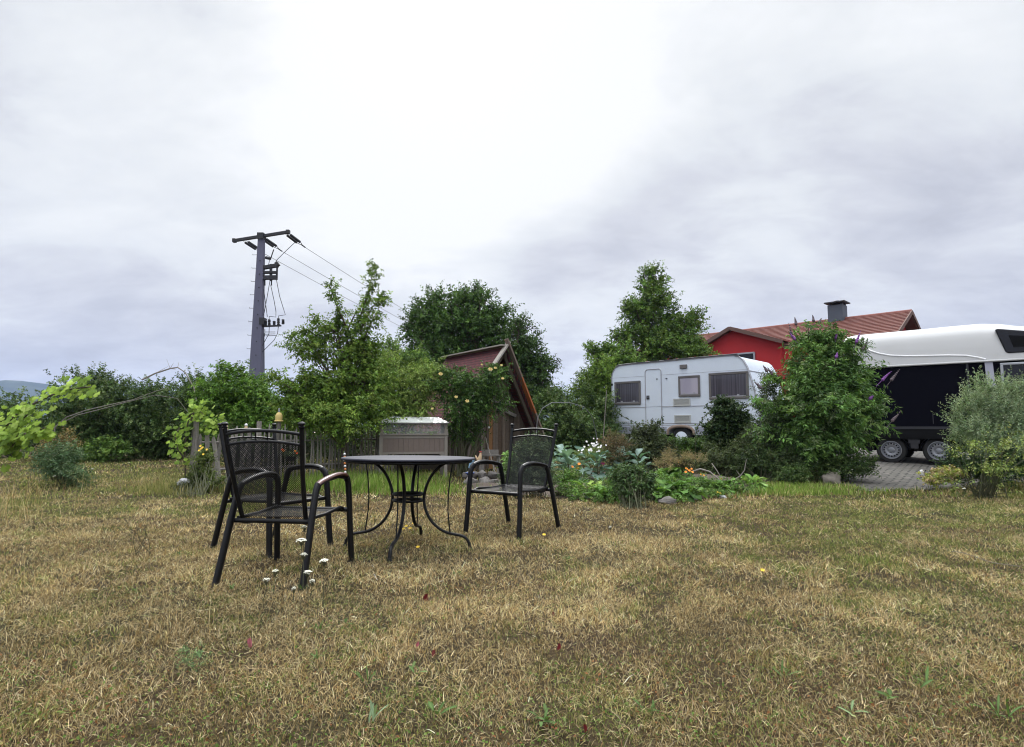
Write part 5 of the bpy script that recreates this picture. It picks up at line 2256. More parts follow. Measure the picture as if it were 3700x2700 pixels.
hg = 'hedge bushes along the left boundary'
shrub('hedge_bush', 'dark hedge bush at the far left edge behind the grapevine', 'bush', base_at(60, 18), [B(40, 1530, 18, 110, 110), B(-90, 1540, 18, 140, 120)], 800, 16, .35, (.10, .055), DKGREEN, 12, .03, 101, hg)
shrub('hedge_bush', 'largest dark hedge bush with loose shoots on top, left of centre in the hedge', 'bush', base_at(330, 17.3),
      [B(330, 1480, 17.3, 190, 125), B(230, 1560, 17, 130, 110), B(420, 1540, 17.2, 150, 120), B(330, 1385, 17.4, 70, 48), B(410, 1410, 17.4, 80, 40), B(500, 1500, 17.4, 110, 110)],
      2300, 16, .34, (.10, .05), DKGREEN, 30, .03, 102, hg, up=.5)
shrub('hedge_bush', 'dark hedge bush in the middle of the left hedge under the bent branch', 'bush', base_at(600, 17.6),
      [B(590, 1510, 17.6, 120, 110), B(600, 1590, 17.4, 130, 90), B(690, 1420, 17.8, 60, 60), B(560, 1430, 17.8, 60, 40)], 1300, 16, .32, (.09, .05), DKGREEN, 16, .03, 103, hg, up=.5)
shrub('hedge_bush', 'dark hedge bush behind the bright green bush, its top just showing', 'bush', base_at(740, 17),
      [B(730, 1440, 17, 85, 85), B(740, 1540, 17, 100, 110)], 800, 16, .32, (.09, .05), DKGREEN, 10, .03, 104, hg, up=.5)
shrub('low_shrub', 'low mid green shrub at the foot of the dark left hedge', 'shrub', G(400, 1668), [B(390, 1625, 16.3, 85, 40), B(300, 1635, 16.2, 60, 30)], 420, 14, .22, (.09, .05), MIDGREEN, 8, .012, 105)
shrub('bright_bush', 'fresh bright green rounded bush with upright shoots beside the power pole', 'bush', base_at(850, 14),
      [B(860, 1430, 14, 125, 105), B(780, 1470, 14, 80, 90), B(930, 1480, 13.8, 70, 80), B(850, 1540, 13.8, 120, 80), B(960, 1530, 13.6, 60, 60)],
      2300, 16, .26, (.10, .042), BRIGHT, 18, .02, 106, up=.6, droop=.4)
shrub('dark_bush', 'dark bush filling the gap between the bright bush and the apple tree', 'bush', base_at(1010, 15.5),
      [B(1010, 1500, 15.5, 75, 90), B(1080, 1560, 15, 90, 70), B(1250, 1590, 14.6, 160, 50)], 1100, 15, .28, (.08, .045), DKGREEN, 12, .02, 107)

# apple tree with shoots
shoots = [[at(1290, 1180, 11), at(1330, 1060, 11.1), at(1352, 960, 11.1)], [at(1250, 1180, 10.9), at(1215, 1100, 10.8), at(1188, 1025, 10.8)],
          [at(1300, 1200, 11), at(1345, 1110, 11), at(1385, 1075, 10.9)], [at(1180, 1240, 11), at(1110, 1190, 11), at(1040, 1225, 11)], [at(1180, 1230, 11), at(1160, 1180, 11), at(1130, 1140, 11)],
          [at(1290, 1300, 11), at(1330, 1190, 10.8), at(1360, 1130, 10.8)], [at(1100, 1440, 10.6), at(1030, 1390, 10.5), at(985, 1360, 10.5)]]
ex = spikes(shoots[:1], 85, np.random.default_rng(1), .045)
for s_, n_ in zip(shoots[1:], (60, 60, 60, 40, 50, 60)):
    e2 = spikes([s_], n_, np.random.default_rng(int(n_ + s_[0].x * 10)), .05)
    ex = (np.concatenate([ex[0], e2[0]]), np.concatenate([ex[1], e2[1]]))
apple = shrub('apple_tree', 'young apple tree with long upright shoots behind the picket fence', 'tree', base_at(1250, 11),
              [B(1180, 1440, 11, 140, 95), B(1260, 1300, 11, 70, 80), B(1125, 1265, 11, 70, 48), B(1320, 1380, 11, 100, 85), B(1080, 1490, 10.7, 85, 75),
               B(1230, 1500, 10.8, 190, 75), B(1120, 1400, 10.9, 80, 60), B(1200, 1190, 10.9, 40, 45), B(1330, 1270, 11.0, 50, 60), B(1270, 1235, 11, 45, 60)],
              2500, 14, .20, (.078, .036), APPLE, seed=110, trunk=(1.15, .06), extra=ex, up=.55, droop=.45)
mb = MB()
o0 = Vector(apple.location)
for s_ in shoots:
    mb.tube([Vector(q) - o0 for q in s_], [.018, .012, .004], 5)
mb.tube([(0, 0, .9), at(1262, 1340, 11) - o0, at(1252, 1200, 11) - o0, at(1290, 1120, 11) - o0], [.05, .035, .022, .008], 7)
mb.build('branch', M_BARK, apple, smooth=True)
shrub('plum_tree', 'pale green plum tree with fine foliage between the apple tree and the shed', 'tree', base_at(1440, 11.9),
      [B(1440, 1390, 11.9, 110, 95), B(1510, 1420, 11.9, 70, 100), B(1380, 1470, 11.8, 120, 85), B(1480, 1480, 11.8, 95, 70), B(1560, 1350, 12, 55, 50), B(1400, 1320, 12, 60, 50)],
      2000, 14, .20, (.055, .028), PLUM, seed=111, trunk=(1.1, .05), up=.4, droop=.5)
shrub('pear_tree', 'green tree top between the plum tree and the dark tree behind the shed', 'tree', base_at(1420, 17),
      [B(1420, 1290, 17, 75, 60), B(1380, 1350, 17, 90, 70), B(1500, 1330, 17.2, 70, 70)], 800, 14, .30, (.09, .05), MIDGREEN, seed=112, trunk=(1.8, .09))
shrub('broadleaf_tree', 'large round dark green tree rising behind the shed', 'tree', base_at(1690, 21),
      [B(1690, 1190, 21, 170, 110), B(1560, 1180, 21, 90, 95), B(1690, 1100, 21, 110, 60), B(1540, 1110, 21, 45, 40), B(1800, 1190, 21, 80, 100), B(1600, 1290, 20.8, 150, 80),
       B(1780, 1330, 20.8, 130, 90), B(1490, 1200, 21, 50, 50), B(1735, 1065, 21, 35, 30), B(1570, 1070, 21, 26, 26), B(1640, 1400, 20.5, 160, 80)],
      2900, 14, .42, (.125, .075), [(.07, .13, .035, 3), (.10, .17, .045, 2), (.045, .08, .027, 2)], seed=113, trunk=(2.2, .17), up=.5, inner=.5)
shrub('broadleaf_tree', 'narrower dark tree leaning out to the right of the shed roof', 'tree', base_at(1900, 20),
      [B(1890, 1260, 20, 65, 80), B(1920, 1360, 20, 75, 80), B(1850, 1330, 20, 80, 90), B(1880, 1180, 20, 30, 35), B(1960, 1320, 20, 28, 30), B(1930, 1450, 19.8, 90, 70)],
      1500, 14, .38, (.11, .065), [(.065, .115, .036, 3), (.095, .15, .05, 2), (.045, .075, .03, 2)], seed=114, trunk=(1.8, .12), up=.5)
h2 = 'hedge bushes right of the shed'
shrub('hedge_bush', 'dark shaded hedge bush directly right of the shed', 'bush', base_at(1990, 17.5),
      [B(1990, 1510, 17.5, 100, 90), B(1960, 1590, 17, 110, 80), B(2060, 1560, 17.2, 100, 100), B(2000, 1440, 17.8, 60, 45)], 1300, 15, .3, (.09, .05), DKGREEN, 14, .03, 115, h2)
shrub('hedge_bush', 'dark hedge bush against the left end of the caravan', 'bush', base_at(2150, 18.5),
      [B(2150, 1500, 18.5, 85, 110), B(2120, 1580, 17.8, 110, 80), B(2180, 1590, 17.6, 60, 60)], 1200, 15, .3, (.09, .05), DKGREEN, 12, .03, 116, h2)
shrub('lime_bush', 'yellowish green bush rising beside the left end of the caravan', 'bush', base_at(2150, 19.6),
      [B(2160, 1380, 19.6, 62, 75), B(2110, 1420, 19.6, 50, 50), B(2190, 1350, 19.8, 50, 60), B(2160, 1460, 19.4, 60, 60)], 1000, 14, .3, (.09, .055), [(.12, .19, .035, 3), (.17, .25, .05, 2), (.08, .13, .03, 1)], 10, .02, 117, up=.6)
shrub('broadleaf_tree', 'tall pointed green tree standing behind the caravan', 'tree', base_at(2370, 23.5),
      [B(2370, 1130, 23.5, 95, 75), B(2365, 1040, 23.5, 55, 65), B(2350, 990, 23.5, 24, 28), B(2300, 1210, 23.5, 75, 55), B(2450, 1195, 23.5, 75, 70), B(2510, 1150, 23.5, 32, 25), B(2400, 1260, 23.2, 140, 60),
       B(2290, 1120, 23.5, 42, 36), B(2500, 1270, 23.2, 60, 60), B(2235, 1220, 23.5, 22, 20)],
      1900, 13, .42, (.13, .08), [(.12, .18, .04, 3), (.14, .235, .055, 2), (.065, .11, .03, 1.5)], seed=118, trunk=(3.0, .14), up=.5, inner=.55)
shrub('broadleaf_tree', 'low spreading green tree behind the roof of the caravan at its left end', 'tree', base_at(2200, 22),
      [B(2210, 1290, 22, 70, 40), B(2140, 1270, 22, 22, 20), B(2250, 1330, 22, 80, 50)], 600, 14, .36, (.11, .065), MIDGREEN, seed=119, trunk=(2.0, .1), up=.5)

# rose on the shed
ROSE_B = [B(1620, 1400, 11.7, 70, 55), B(1720, 1390, 11.5, 85, 55), B(1790, 1350, 11.5, 45, 38), B(1680, 1470, 11.5, 90, 60), B(1770, 1450, 11.6, 70, 60), B(1640, 1350, 11.7, 40, 25), B(1760, 1330, 11.6, 20, 22),
          B(1650, 1540, 11.6, 40, 60), B(1700, 1550, 11.6, 50, 50)]
rose = shrub('rose_bush', 'tall rose bush with yellow blooms climbing in front of the shed', 'rose bush', base_at(1665, 11.6), ROSE_B, 1250, 13, .18, (.058, .036),
             [(.07, .13, .035, 3), (.10, .17, .045, 2), (.045, .08, .03, 2)], 26, .014, 121, up=.5, droop=.5, updown=.4)
for px, py, r_ in ((1592, 1352, .055), (1772, 1335, .06), (1790, 1330, .04), (1812, 1320, .035), (1816, 1368, .04), (1648, 1435, .045), (1688, 1450, .05), (1562, 1477, .035), (1741, 1318, .03)):
    p = at(px, py, 10.95) - rose.location
    mb = MB()
    for k, (rr, cc) in enumerate(((1.0, .15), (.75, .5), (.45, .9))):
        star_flower(mb, tuple(p), r_ * .78 * rr, 6, (.2, -1, .6), cc)
    mb.build('bloom', mat('rose_yellow', (.62, .50, .19), .7, noise=.15) if 'rose_yellow' not in MATS else MATS['rose_yellow'], rose)

# butterfly bush
BUD = shrub('butterfly_bush', 'big rounded butterfly bush with purple flower spikes between caravan and horse trailer', 'bush', G(2975, 1712),
            [B(2985, 1290, 10.7, 120, 80), B(2930, 1380, 10.6, 112, 110), B(3045, 1380, 10.6, 105, 115), B(2890, 1490, 10.5, 85, 100), B(3080, 1490, 10.5, 88, 95), B(2980, 1480, 10.3, 155, 130),
             B(2980, 1240, 10.8, 60, 45), B(2950, 1600, 10.4, 125, 80), B(3060, 1590, 10.4, 70, 60)],
            2100, 15, .26, (.12, .036), [(.11, .20, .055, 3), (.16, .26, .075, 2), (.065, .12, .04, 2), (.22, .28, .15, .6)], 60, .016, 122, up=.65, droop=.55, updown=.35, inner=.5,
            extra=spikes([[at(*a, 10.5), at(*b, 10.4)] for a, b in (((3000, 1250), (3012, 1180)), ((2900, 1270), (2872, 1205)), ((2950, 1230), (2945, 1175)), ((3060, 1270), (3090, 1235)), ((3100, 1380), (3155, 1335)), ((3120, 1470), (3190, 1440)),
                          ((3120, 1560), (3190, 1528)), ((2840, 1400), (2770, 1352)), ((2810, 1480), (2735, 1440)), ((2800, 1560), (2730, 1540)))], 13, np.random.default_rng(4), .035))
M_PURPLE = mat('purple_bloom', (.20, .07, .27), .8, noise=.3, nscale=60)
M_FADED = mat('faded_bloom', (.13, .10, .11), .9, noise=.3)
for px, py, dx, dy, y, mm in ((2862, 1215, -12, -46, 10.5, M_FADED), (2870, 1225, -16, -20, 10.3, M_PURPLE), (2876, 1170, -4, -22, 10.7, M_FADED), (2940, 1160, -4, -20, 10.7, M_FADED), (2960, 1165, 8, -14, 10.7, M_FADED),
                              (3020, 1222, 4, -28, 10.4, M_PURPLE), (3095, 1235, 14, -36, 10.3, M_PURPLE), (3118, 1262, 16, -30, 10.3, M_FADED), (3022, 1290, 4, -16, 9.9, M_PURPLE), (3190, 1372, 30, -30, 10.1, M_PURPLE),
                              (3222, 1372, 28, -36, 10.2, M_FADED), (3225, 1520, 30, -34, 10.0, M_FADED), (3145, 1440, 10, -10, 9.9, M_PURPLE), (2790, 1350, -16, -20, 10.4, M_FADED), (2770, 1340, -12, -18, 10.3, M_FADED),
                              (2748, 1400, -22, -20, 10.4, M_FADED)):
    a, b = at(px, py, y) - BUD.location, at(px + dx, py + dy, y) - BUD.location
    mb = MB()
    for i in range(7):
        c = a + (b - a) * (i / 6)
        mb.ball(tuple(c + Vector((random.uniform(-.006, .006),) * 3)), .030 * (1 - i / 8.5), 6)
    mb.tube([a - (b - a) * .8, a], [.004, .004], 4)
    mb.build('flower_spike', mm, BUD, smooth=True)

# silvery shrubs left part of the butterfly bush, ivy lump, darker fillers in front of the caravan
shrub('grey_shrub', 'greyish shrub with small leaves filling the left side of the butterfly bush', 'shrub', G(2820, 1700),
      [B(2800, 1470, 11.0, 65, 90), B(2830, 1580, 10.8, 90, 90), B(2770, 1570, 10.9, 60, 70), B(2790, 1390, 11.1, 36, 40)], 1000, 14, .2, (.06, .022), [(.08, .105, .055, 3), (.13, .16, .095, 1.5), (.045, .065, .03, 2)], 24, .012, 124, up=.5)
shrub('ivy_mound', 'dark ivy covered stump with trailing shoots in front of the caravan window', 'ivy', G(2640, 1690),
      [B(2630, 1500, 12.0, 62, 55), B(2600, 1550, 12.0, 50, 50), B(2670, 1540, 12.0, 50, 55), B(2640, 1590, 12.0, 60, 40), B(2620, 1460, 12.0, 36, 22)], 1100, 13, .14, (.06, .045), [(.030, .055, .022, 3), (.05, .08, .03, 1.5), (.09, .11, .06, .5)], 16, .02, 125, droop=.5)
for i, (lab, pts) in enumerate((('ivy shoot trailing down to the left of the ivy mound', ((2560, 1490, 12), (2540, 1510, 12), (2525, 1535, 12), (2512, 1570, 12))),
                                ('thin leafy shoot crossing the left end of the caravan', ((2215, 1475, 12.4), (2235, 1495, 12.4), (2262, 1512, 12.4), (2300, 1530, 12.3), (2330, 1560, 12.2))),
                                ('thin leafy shoot in front of the caravan door', ((2392, 1500, 12), (2385, 1525, 12), (2378, 1560, 12), (2372, 1600, 12))))):
    P_ = [at(*q) for q in pts]
    rng = np.random.default_rng(300 + i)
    e = spikes([P_], 30, rng, .02)
    root = empty('leafy_shoot', lab, 'shoot', tuple(P_[-1]))
    v, f, c = foliage(e[0], e[1], 2, .04, (.055, .035), [(.05, .075, .03, 1)], rng)
    np_mesh('foliage', v, f, c, M_LEAF, root, tuple(P_[-1]))
    mb = MB()
    mb.tube([q - root.location for q in P_] + [Vector((0, 0, -P_[-1].z))], .006, 5)
    mb.build('stem', M_STEM, root)
for lab, base, bl, pal, n, sd in (
        ('dark tangled shrub in front of the left half of the caravan', (2340, 1690), [(2330, 1600, 12.2, 75, 45), (2300, 1640, 12, 80, 45), (2390, 1640, 12, 60, 45), (2350, 1560, 12.3, 45, 25)], [(.065, .08, .038, 3), (.10, .12, .06, 1), (.04, .05, .025, 2)], 900, 130),
        ('low green shrub under the caravan wheel arch', (2480, 1665), [(2470, 1615, 12.8, 75, 28), (2540, 1620, 12.8, 60, 36), (2400, 1600, 12.9, 40, 25)], [(.07, .12, .03, 3), (.10, .16, .045, 1), (.045, .08, .025, 1)], 600, 131),
        ('dark grey green shrub below the ivy mound', (2620, 1725), [(2620, 1660, 11.4, 90, 45), (2700, 1640, 11.3, 80, 60), (2560, 1680, 11.3, 50, 35)], [(.08, .10, .045, 3), (.12, .14, .07, 1), (.05, .065, .03, 2)], 1100, 132),
        ('dark shrub between the bare twigs and the butterfly bush', (2760, 1740), [(2760, 1670, 10.6, 80, 55), (2830, 1680, 10.3, 70, 50), (2700, 1690, 10.8, 60, 40)], [(.06, .09, .035, 3), (.09, .12, .05, 1), (.035, .055, .022, 2)], 1000, 133)):
    shrub('garden_shrub', lab, 'shrub', G(*base), [B(*q) for q in bl], n, 13, .16, (.055, .028), pal, 20, .010, sd, 'shrubs in front of the caravan', up=.4, twigstems=60)
shrub('butterfly_bush_skirt', 'low dark ground shrub around the boulder at the foot of the butterfly bush', 'shrub', G(3060, 1730),
      [B(3040, 1690, 10.1, 80, 30), B(3110, 1680, 10.1, 50, 35), B(2930, 1700, 10.1, 60, 26), B(2860, 1715, 9.9, 60, 24)], 750, 13, .12, (.045, .025), DKGREEN, 10, .008, 134)
bpy.data.objects[-1] if False else None

# silver shrubs on the right
rgr = np.random.default_rng(7)
shrub('silver_shrub', 'feathery silver green wormwood shrub in front of the horse trailer', 'shrub', G(3560, 1735),
      [B(3610, 1520, 9.2, 95, 75), B(3550, 1490, 9.2, 55, 55), B(3660, 1500, 9.2, 70, 80), B(3570, 1440, 9.3, 36, 34), B(3520, 1560, 9.1, 50, 55), B(3590, 1610, 9.1, 120, 80), B(3650, 1430, 9.3, 28, 30), B(3740, 1530, 9.2, 80, 110), B(3480, 1500, 9.2, 20, 36)],
      1250, 18, .20, (.062, .017), SILVER, 50, .010, 140, up=1.1, droop=-.3, m=M_LEAF_MATT,
      extra=spikes([[at(*a, 9.2), at(*b, 9.2)] for a, b in (((3530, 1450), (3533, 1362)), ((3520, 1480), (3490, 1410)), ((3620, 1450), (3640, 1376)), ((3510, 1520), (3455, 1465)), ((3490, 1560), (3432, 1520)), ((3570, 1430), (3590, 1380)),
                    ((3490, 1600), (3432, 1575)), ((3680, 1430), (3700, 1380)))], 16, np.random.default_rng(6), .02), tipcol=(.34, .38, .28), updown=.2)
shrub('dark_undergrowth', 'dark green undergrowth beside the right trailer wheel', 'shrub', G(3450, 1740),
      [B(3450, 1690, 9.2, 50, 45), B(3600, 1700, 9.0, 130, 50), B(3700, 1660, 9.0, 80, 70)], 900, 13, .16, (.05, .025), [(.05, .09, .035, 3), (.08, .12, .05, 1), (.03, .055, .02, 2)], 16, .008, 141)
shrub('young_shrub', 'young yellow green shrub with open branches in front of the silver shrub', 'shrub', G(3540, 1800),
      [B(3500, 1640, 7.9, 60, 45), B(3600, 1620, 7.9, 70, 60), B(3470, 1760, 7.8, 60, 30), B(3560, 1700, 7.8, 90, 60), B(3640, 1720, 7.8, 60, 60), B(3470, 1610, 7.9, 24, 20), B(3680, 1640, 7.9, 60, 60), B(3620, 1570, 7.9, 30, 20), B(3420, 1780, 7.9, 30, 20)],
      200, 8, .15, (.042, .020), [(.21, .26, .07, 3), (.29, .33, .12, 2), (.12, .16, .05, 1.5)], 46, .007, 142, up=.5, updown=.8)
shrub('yellow_groundcover', 'low yellow and tan ground cover plant beside the end of the drive', 'plant', G(3400, 1745),
      [B(3400, 1720, 8.9, 50, 16), B(3440, 1705, 8.9, 40, 12), B(3360, 1735, 8.8, 40, 10)], 330, 10, .08, (.04, .025), [(.38, .36, .10, 2), (.50, .38, .25, 2), (.24, .28, .07, 2)], 6, .004, 143)
shrub('herb_shrub', 'soft grey green herb shrub behind the mesh back of the third chair', 'shrub', G(1930, 1792),
      [B(1925, 1640, 8.2, 62, 45), B(1900, 1700, 8.2, 70, 55), B(1960, 1720, 8.1, 55, 60), B(1930, 1600, 8.3, 30, 22), B(1850, 1740, 8.3, 30, 40)], 900, 14, .14, (.045, .016), GREYGREEN, 30, .006, 144, up=.8, m=M_LEAF_MATT)
shrub('leafy_herb', 'fresh green leafy plant left of the third chair back', 'plant', G(1838, 1760), [B(1838, 1670, 8.7, 14, 22), B(1842, 1700, 8.7, 18, 25)], 50, 8, .12, (.08, .035), [(.16, .28, .07, 2), (.22, .34, .12, 1)], 8, .006, 145, up=1)

# far left plants
shrub('blue_green_plant', 'bushy blue green plant at the left edge of the lawn', 'shrub', G(245, 1755),
      [B(240, 1690, 9.5, 70, 55), B(200, 1650, 9.6, 55, 45), B(270, 1720, 9.4, 55, 40), B(180, 1690, 9.6, 40, 50), B(250, 1640, 9.6, 50, 30)], 520, 11, .18, (.055, .016), [(.10, .16, .085, 3), (.15, .20, .11, 1.5), (.06, .10, .05, 2)], 26, .008, 150, up=.6)
shrub('seed_head_plant', 'brown plant gone to seed standing behind the blue green plant', 'plant', G(235, 1735),
      [B(240, 1580, 10.1, 30, 26), B(200, 1610, 10.0, 50, 30), B(250, 1620, 10.1, 40, 30), B(170, 1640, 10.1, 50, 40)], 500, 9, .12, (.030, .016), [(.26, .18, .08, 2), (.36, .26, .12, 1.5), (.15, .12, .06, 2), (.13, .15, .06, 1)], 60, .006, 151, up=1.2)


def grape(name, label, base, canes, nl, size, seed, spread=.14):
    rng = np.random.default_rng(seed)
    root = empty(name, label, 'grapevine', base)
    b = np.array(base)
    P, D_, Nn, S, C = [], [], [], [], []
    mb = MB()
    for pts in canes:
        pts = [Vector(p) for p in pts]
        mb.tube([p - Vector(base) for p in pts], list(np.linspace(.014, .005, len(pts))), 6)
        for _ in range(int(nl / len(canes))):
            i = rng.integers(1 if pts[0].z < .1 else 0, len(pts) - 1)
            p = np.array(pts[i].lerp(pts[i + 1], rng.uniform()))
            off = rng.normal(size=3) * spread
            P.append(p + off - b)
            d = unit(off * .6 + np.array([rng.normal() * .5, -.35, -.65]))
            D_.append(d)
            Nn.append(unit(np.array([rng.normal() * .4, -.75 + rng.normal() * .3, .75])))
            S.append(size * rng.uniform(.55, 1.2))
            C.append(pick(VINE, 1, rng)[0] * rng.uniform(.55, 1.15))
    v, f, c = lobed_leaves(P, D_, Nn, S, C, rng)
    np_mesh('leaves', v, f, c, M_LEAF, root)
    mb.build('stem', M_BARK, root, smooth=True)
    return root


grape('grapevine', 'bright green grapevine reaching in from the left edge of the picture', (-5.7, 5.9, 0),
      [[(-5.7, 5.9, 0), at(-60, 1640, 5.8), at(45, 1510, 5.7), at(100, 1470, 5.6), at(170, 1435, 5.5), at(230, 1410, 5.4), at(285, 1402, 5.3), at(330, 1398, 5.3)],
       [at(30, 1600, 5.8), at(60, 1560, 5.7), at(100, 1570, 5.6), at(140, 1555, 5.5), at(165, 1545, 5.5)],
       [at(20, 1640, 5.8), at(60, 1590, 5.8), at(75, 1520, 5.7), at(120, 1480, 5.6)]], 300, .085, 160, .055)
grape('grapevine', 'bright green grapevine growing up the corner of the picket fence', tuple(gp(672, 1768)),
      [[gp(672, 1768), at(668, 1640, 9.1), at(672, 1560, 9.1), at(685, 1500, 9.1), at(720, 1480, 9.1), at(735, 1500, 9.1)],
       [at(668, 1660, 9.1), at(640, 1620, 9.0), at(632, 1570, 9.0), at(650, 1545, 9.1)],
       [at(690, 1520, 9.1), at(710, 1470, 9.2), at(735, 1475, 9.2)], [at(740, 1540, 9.2), at(765, 1530, 9.2), at(785, 1515, 9.2)]], 170, .095, 161, .07)
shrub('yellow_flower_bush', 'leafy bush with small yellow flowers at the foot of the fence corner', 'shrub', G(725, 1790),
      [B(730, 1715, 8.95, 34, 40), B(765, 1750, 8.9, 36, 30), B(735, 1660, 8.95, 26, 30), B(700, 1760, 9.0, 40, 26)], 760, 12, .12, (.04, .02), [(.13, .17, .05, 3), (.2, .23, .08, 1.5), (.07, .10, .03, 2)], 30, .006, 162, up=.9)
yb = bpy.data.objects['yellow_flower_bush']
mb = MB()
for px, py in ((725, 1612), (732, 1618), (748, 1625), (720, 1628), (735, 1642), (727, 1622)):
    star_flower(mb, tuple(at(px, py, 8.55) - yb.location), .019, 6, (0, -1, .6), .3)
M_YFLOWER = mat('yellow_petal', (.70, .48, .04), .7)
mb.build('flower', M_YFLOWER, yb)

for i, (lab, bl, bs) in enumerate((('dark weeds and herbs crowding the left part of the fenced garden', [B(860, 1620, 10.8, 90, 70), B(960, 1640, 11.0, 90, 70), B(1040, 1600, 11.4, 80, 60)], 940),
                                   ('dark weeds and herbs crowding the right part of the fenced garden', [B(1120, 1620, 12.0, 90, 60), B(1230, 1620, 12.6, 90, 60), B(1330, 1600, 13.0, 70, 55), B(1480, 1620, 13.2, 160, 60)], 1230))):
    shrub('garden_herbs', lab, 'plants', base_at(bs, 11.4 + i), bl, 900, 11, .2, (.06, .025), [(.05, .075, .03, 3), (.09, .11, .05, 1), (.035, .05, .022, 2)], 60, .006, 170 + i, 'herbs inside the picket fence', up=.9, twigstems=80, dens=False)

shrub('dark_weeds', 'dark tangled weeds around the pale boulder at the fence corner', 'plants', G(675, 1790), [B(668, 1768, 8.75, 30, 18), B(700, 1772, 8.8, 36, 20), B(640, 1775, 8.8, 22, 16), B(705, 1740, 8.9, 24, 26)], 420, 10, .10, (.035, .014), [(.06, .075, .03, 3), (.11, .12, .05, 1), (.04, .05, .022, 2)], 30, .004, 180, up=.9)  # dark leaves also fill in the shadow below the boulder

# hanging pot of marigolds on the fence
p = at(1052, 1650, 10.2)
hp = empty('hanging_flower_pot', 'flower pot of orange marigolds hanging on the picket fence', 'flower pot', tuple(p))
MB().lathe([(.06, -.07), (.085, .0), (.09, .0), (.07, -.05), (.001, -.05)], (0, 0, 0), 14).build('pot', M_DARKMETAL, hp, smooth=True)
v, f, c = foliage(*spikes([[Vector((-.14, 0, .03)), Vector((0, 0, .07)), Vector((.15, 0, .03))]], 110, rgr, .035), 5, .06, (.03, .015), GREYGREEN + [(.3, .33, .2, 2)], rgr)
np_mesh('foliage', v, f, c, M_LEAF, hp)
M_MARI = mat('marigold_petal', (.72, .24, .02), .7, noise=.2, nscale=50)
M_REDFL = mat('red_petal', (.60, .08, .02), .7)
for dx, dz, m_ in ((-.13, .12, M_REDFL), (-.11, .10, M_MARI), (.12, .06, M_REDFL), (.09, .09, M_MARI)):
    mb = MB()
    star_flower(mb, (dx, -.06, dz), .022, 8, (0, -1, .5), .3)
    mb.build('blossom', m_, hp)
MB().tube([(0, .08, -.02), (0, .09, .3)], .004, 4).build('hook', M_WIRE, hp)

# ------------------------------------------------------------------ vegetable and flower bed
soil_pts = BED
def build_bedsoil():
    st = .1
    gx = np.arange(-1.4, 5.3, st)
    gy = np.arange(6.8, 12.9, st)
    X, Y = np.meshgrid(gx, gy)
    ins = in_poly(X[:-1, :-1] + st / 2, Y[:-1, :-1] + st / 2, BED)
    dist = np.full(X.shape, 9.)
    for (ax, ay), (bx_, by_) in zip(BED, BED[1:] + BED[:1]):
        L2 = (bx_ - ax) ** 2 + (by_ - ay) ** 2
        tt = np.clip(((X - ax) * (bx_ - ax) + (Y - ay) * (by_ - ay)) / L2, 0, 1)
        dist = np.minimum(dist, np.hypot(X - ax - tt * (bx_ - ax), Y - ay - tt * (by_ - ay)))
    Z = H(X, Y) - .03 + .07 * sstep((dist - .1) / .5) * (.6 + vnoise(X, Y, 4, 71)) + .15 * np.exp(-((X - 3.25) / .55) ** 2 - ((Y - 9.4) / .5) ** 2)
    v = np.stack([X, Y, Z], -1).reshape(-1, 3)
    nx = len(gx)
    i = (np.arange(len(gy) - 1)[:, None] * nx + np.arange(nx - 1)[None])[ins].reshape(-1, 1)
    o = np_mesh('garden_soil', v, i + np.array([[0, 1, nx + 1, nx]]), np.full((len(v), 3), .5), M_SOIL)
    tag(o, 'bare brown soil of the vegetable bed with a low mound', kind='structure')


build_bedsoil()
CAB = [(.15, .23, .19, 3), (.22, .30, .26, 1.5), (.09, .16, .12, 2)]
CHARD = [(.085, .17, .040, 3), (.13, .23, .06, 2), (.055, .11, .03, 1.5)]
cabs = [((2055, 1742), .42, 'large blue green cabbage nearest the right side of the third chair', 16), ((2110, 1722), .40, 'blue green cabbage just behind the orange marigolds', 15), ((2030, 1700), .36, 'pale edged cabbage at the upper left of the bed', 15),
        ((2160, 1738), .34, 'blue green cabbage in front of the pink phlox', 14), ((2245, 1728), .36, 'broad blue green cabbage left of the grey kale', 15), ((2310, 1735), .30, 'smaller blue green cabbage in front of the grey kale', 12)]
for i, (pp, ln, lab, n) in enumerate(cabs):
    rosette('cabbage', lab, 'cabbage', G(*pp), n, ln, ln * .8, CAB, 200 + i, 'cabbages in the bed', el=(.45, 1.3), droop=.9, cup=.12, wave=.07, petiole=.10, stemh=.32)
for i, (pp, lab) in enumerate((((2275, 1712), 'tall grey green kale plant at the back of the bed, left one'), ((2345, 1706), 'tall grey green kale plant at the back of the bed, right one'))):
    rosette('kale', lab, 'kale', G(*pp), 30, .22, .12, [(.21, .24, .22, 3), (.30, .33, .31, 1.5), (.11, .14, .12, 2)], 210 + i, 'kale plants', el=(.1, 1.3), droop=1.0, cup=.2, wave=.2, petiole=.04, stemh=.60, lobes=1)
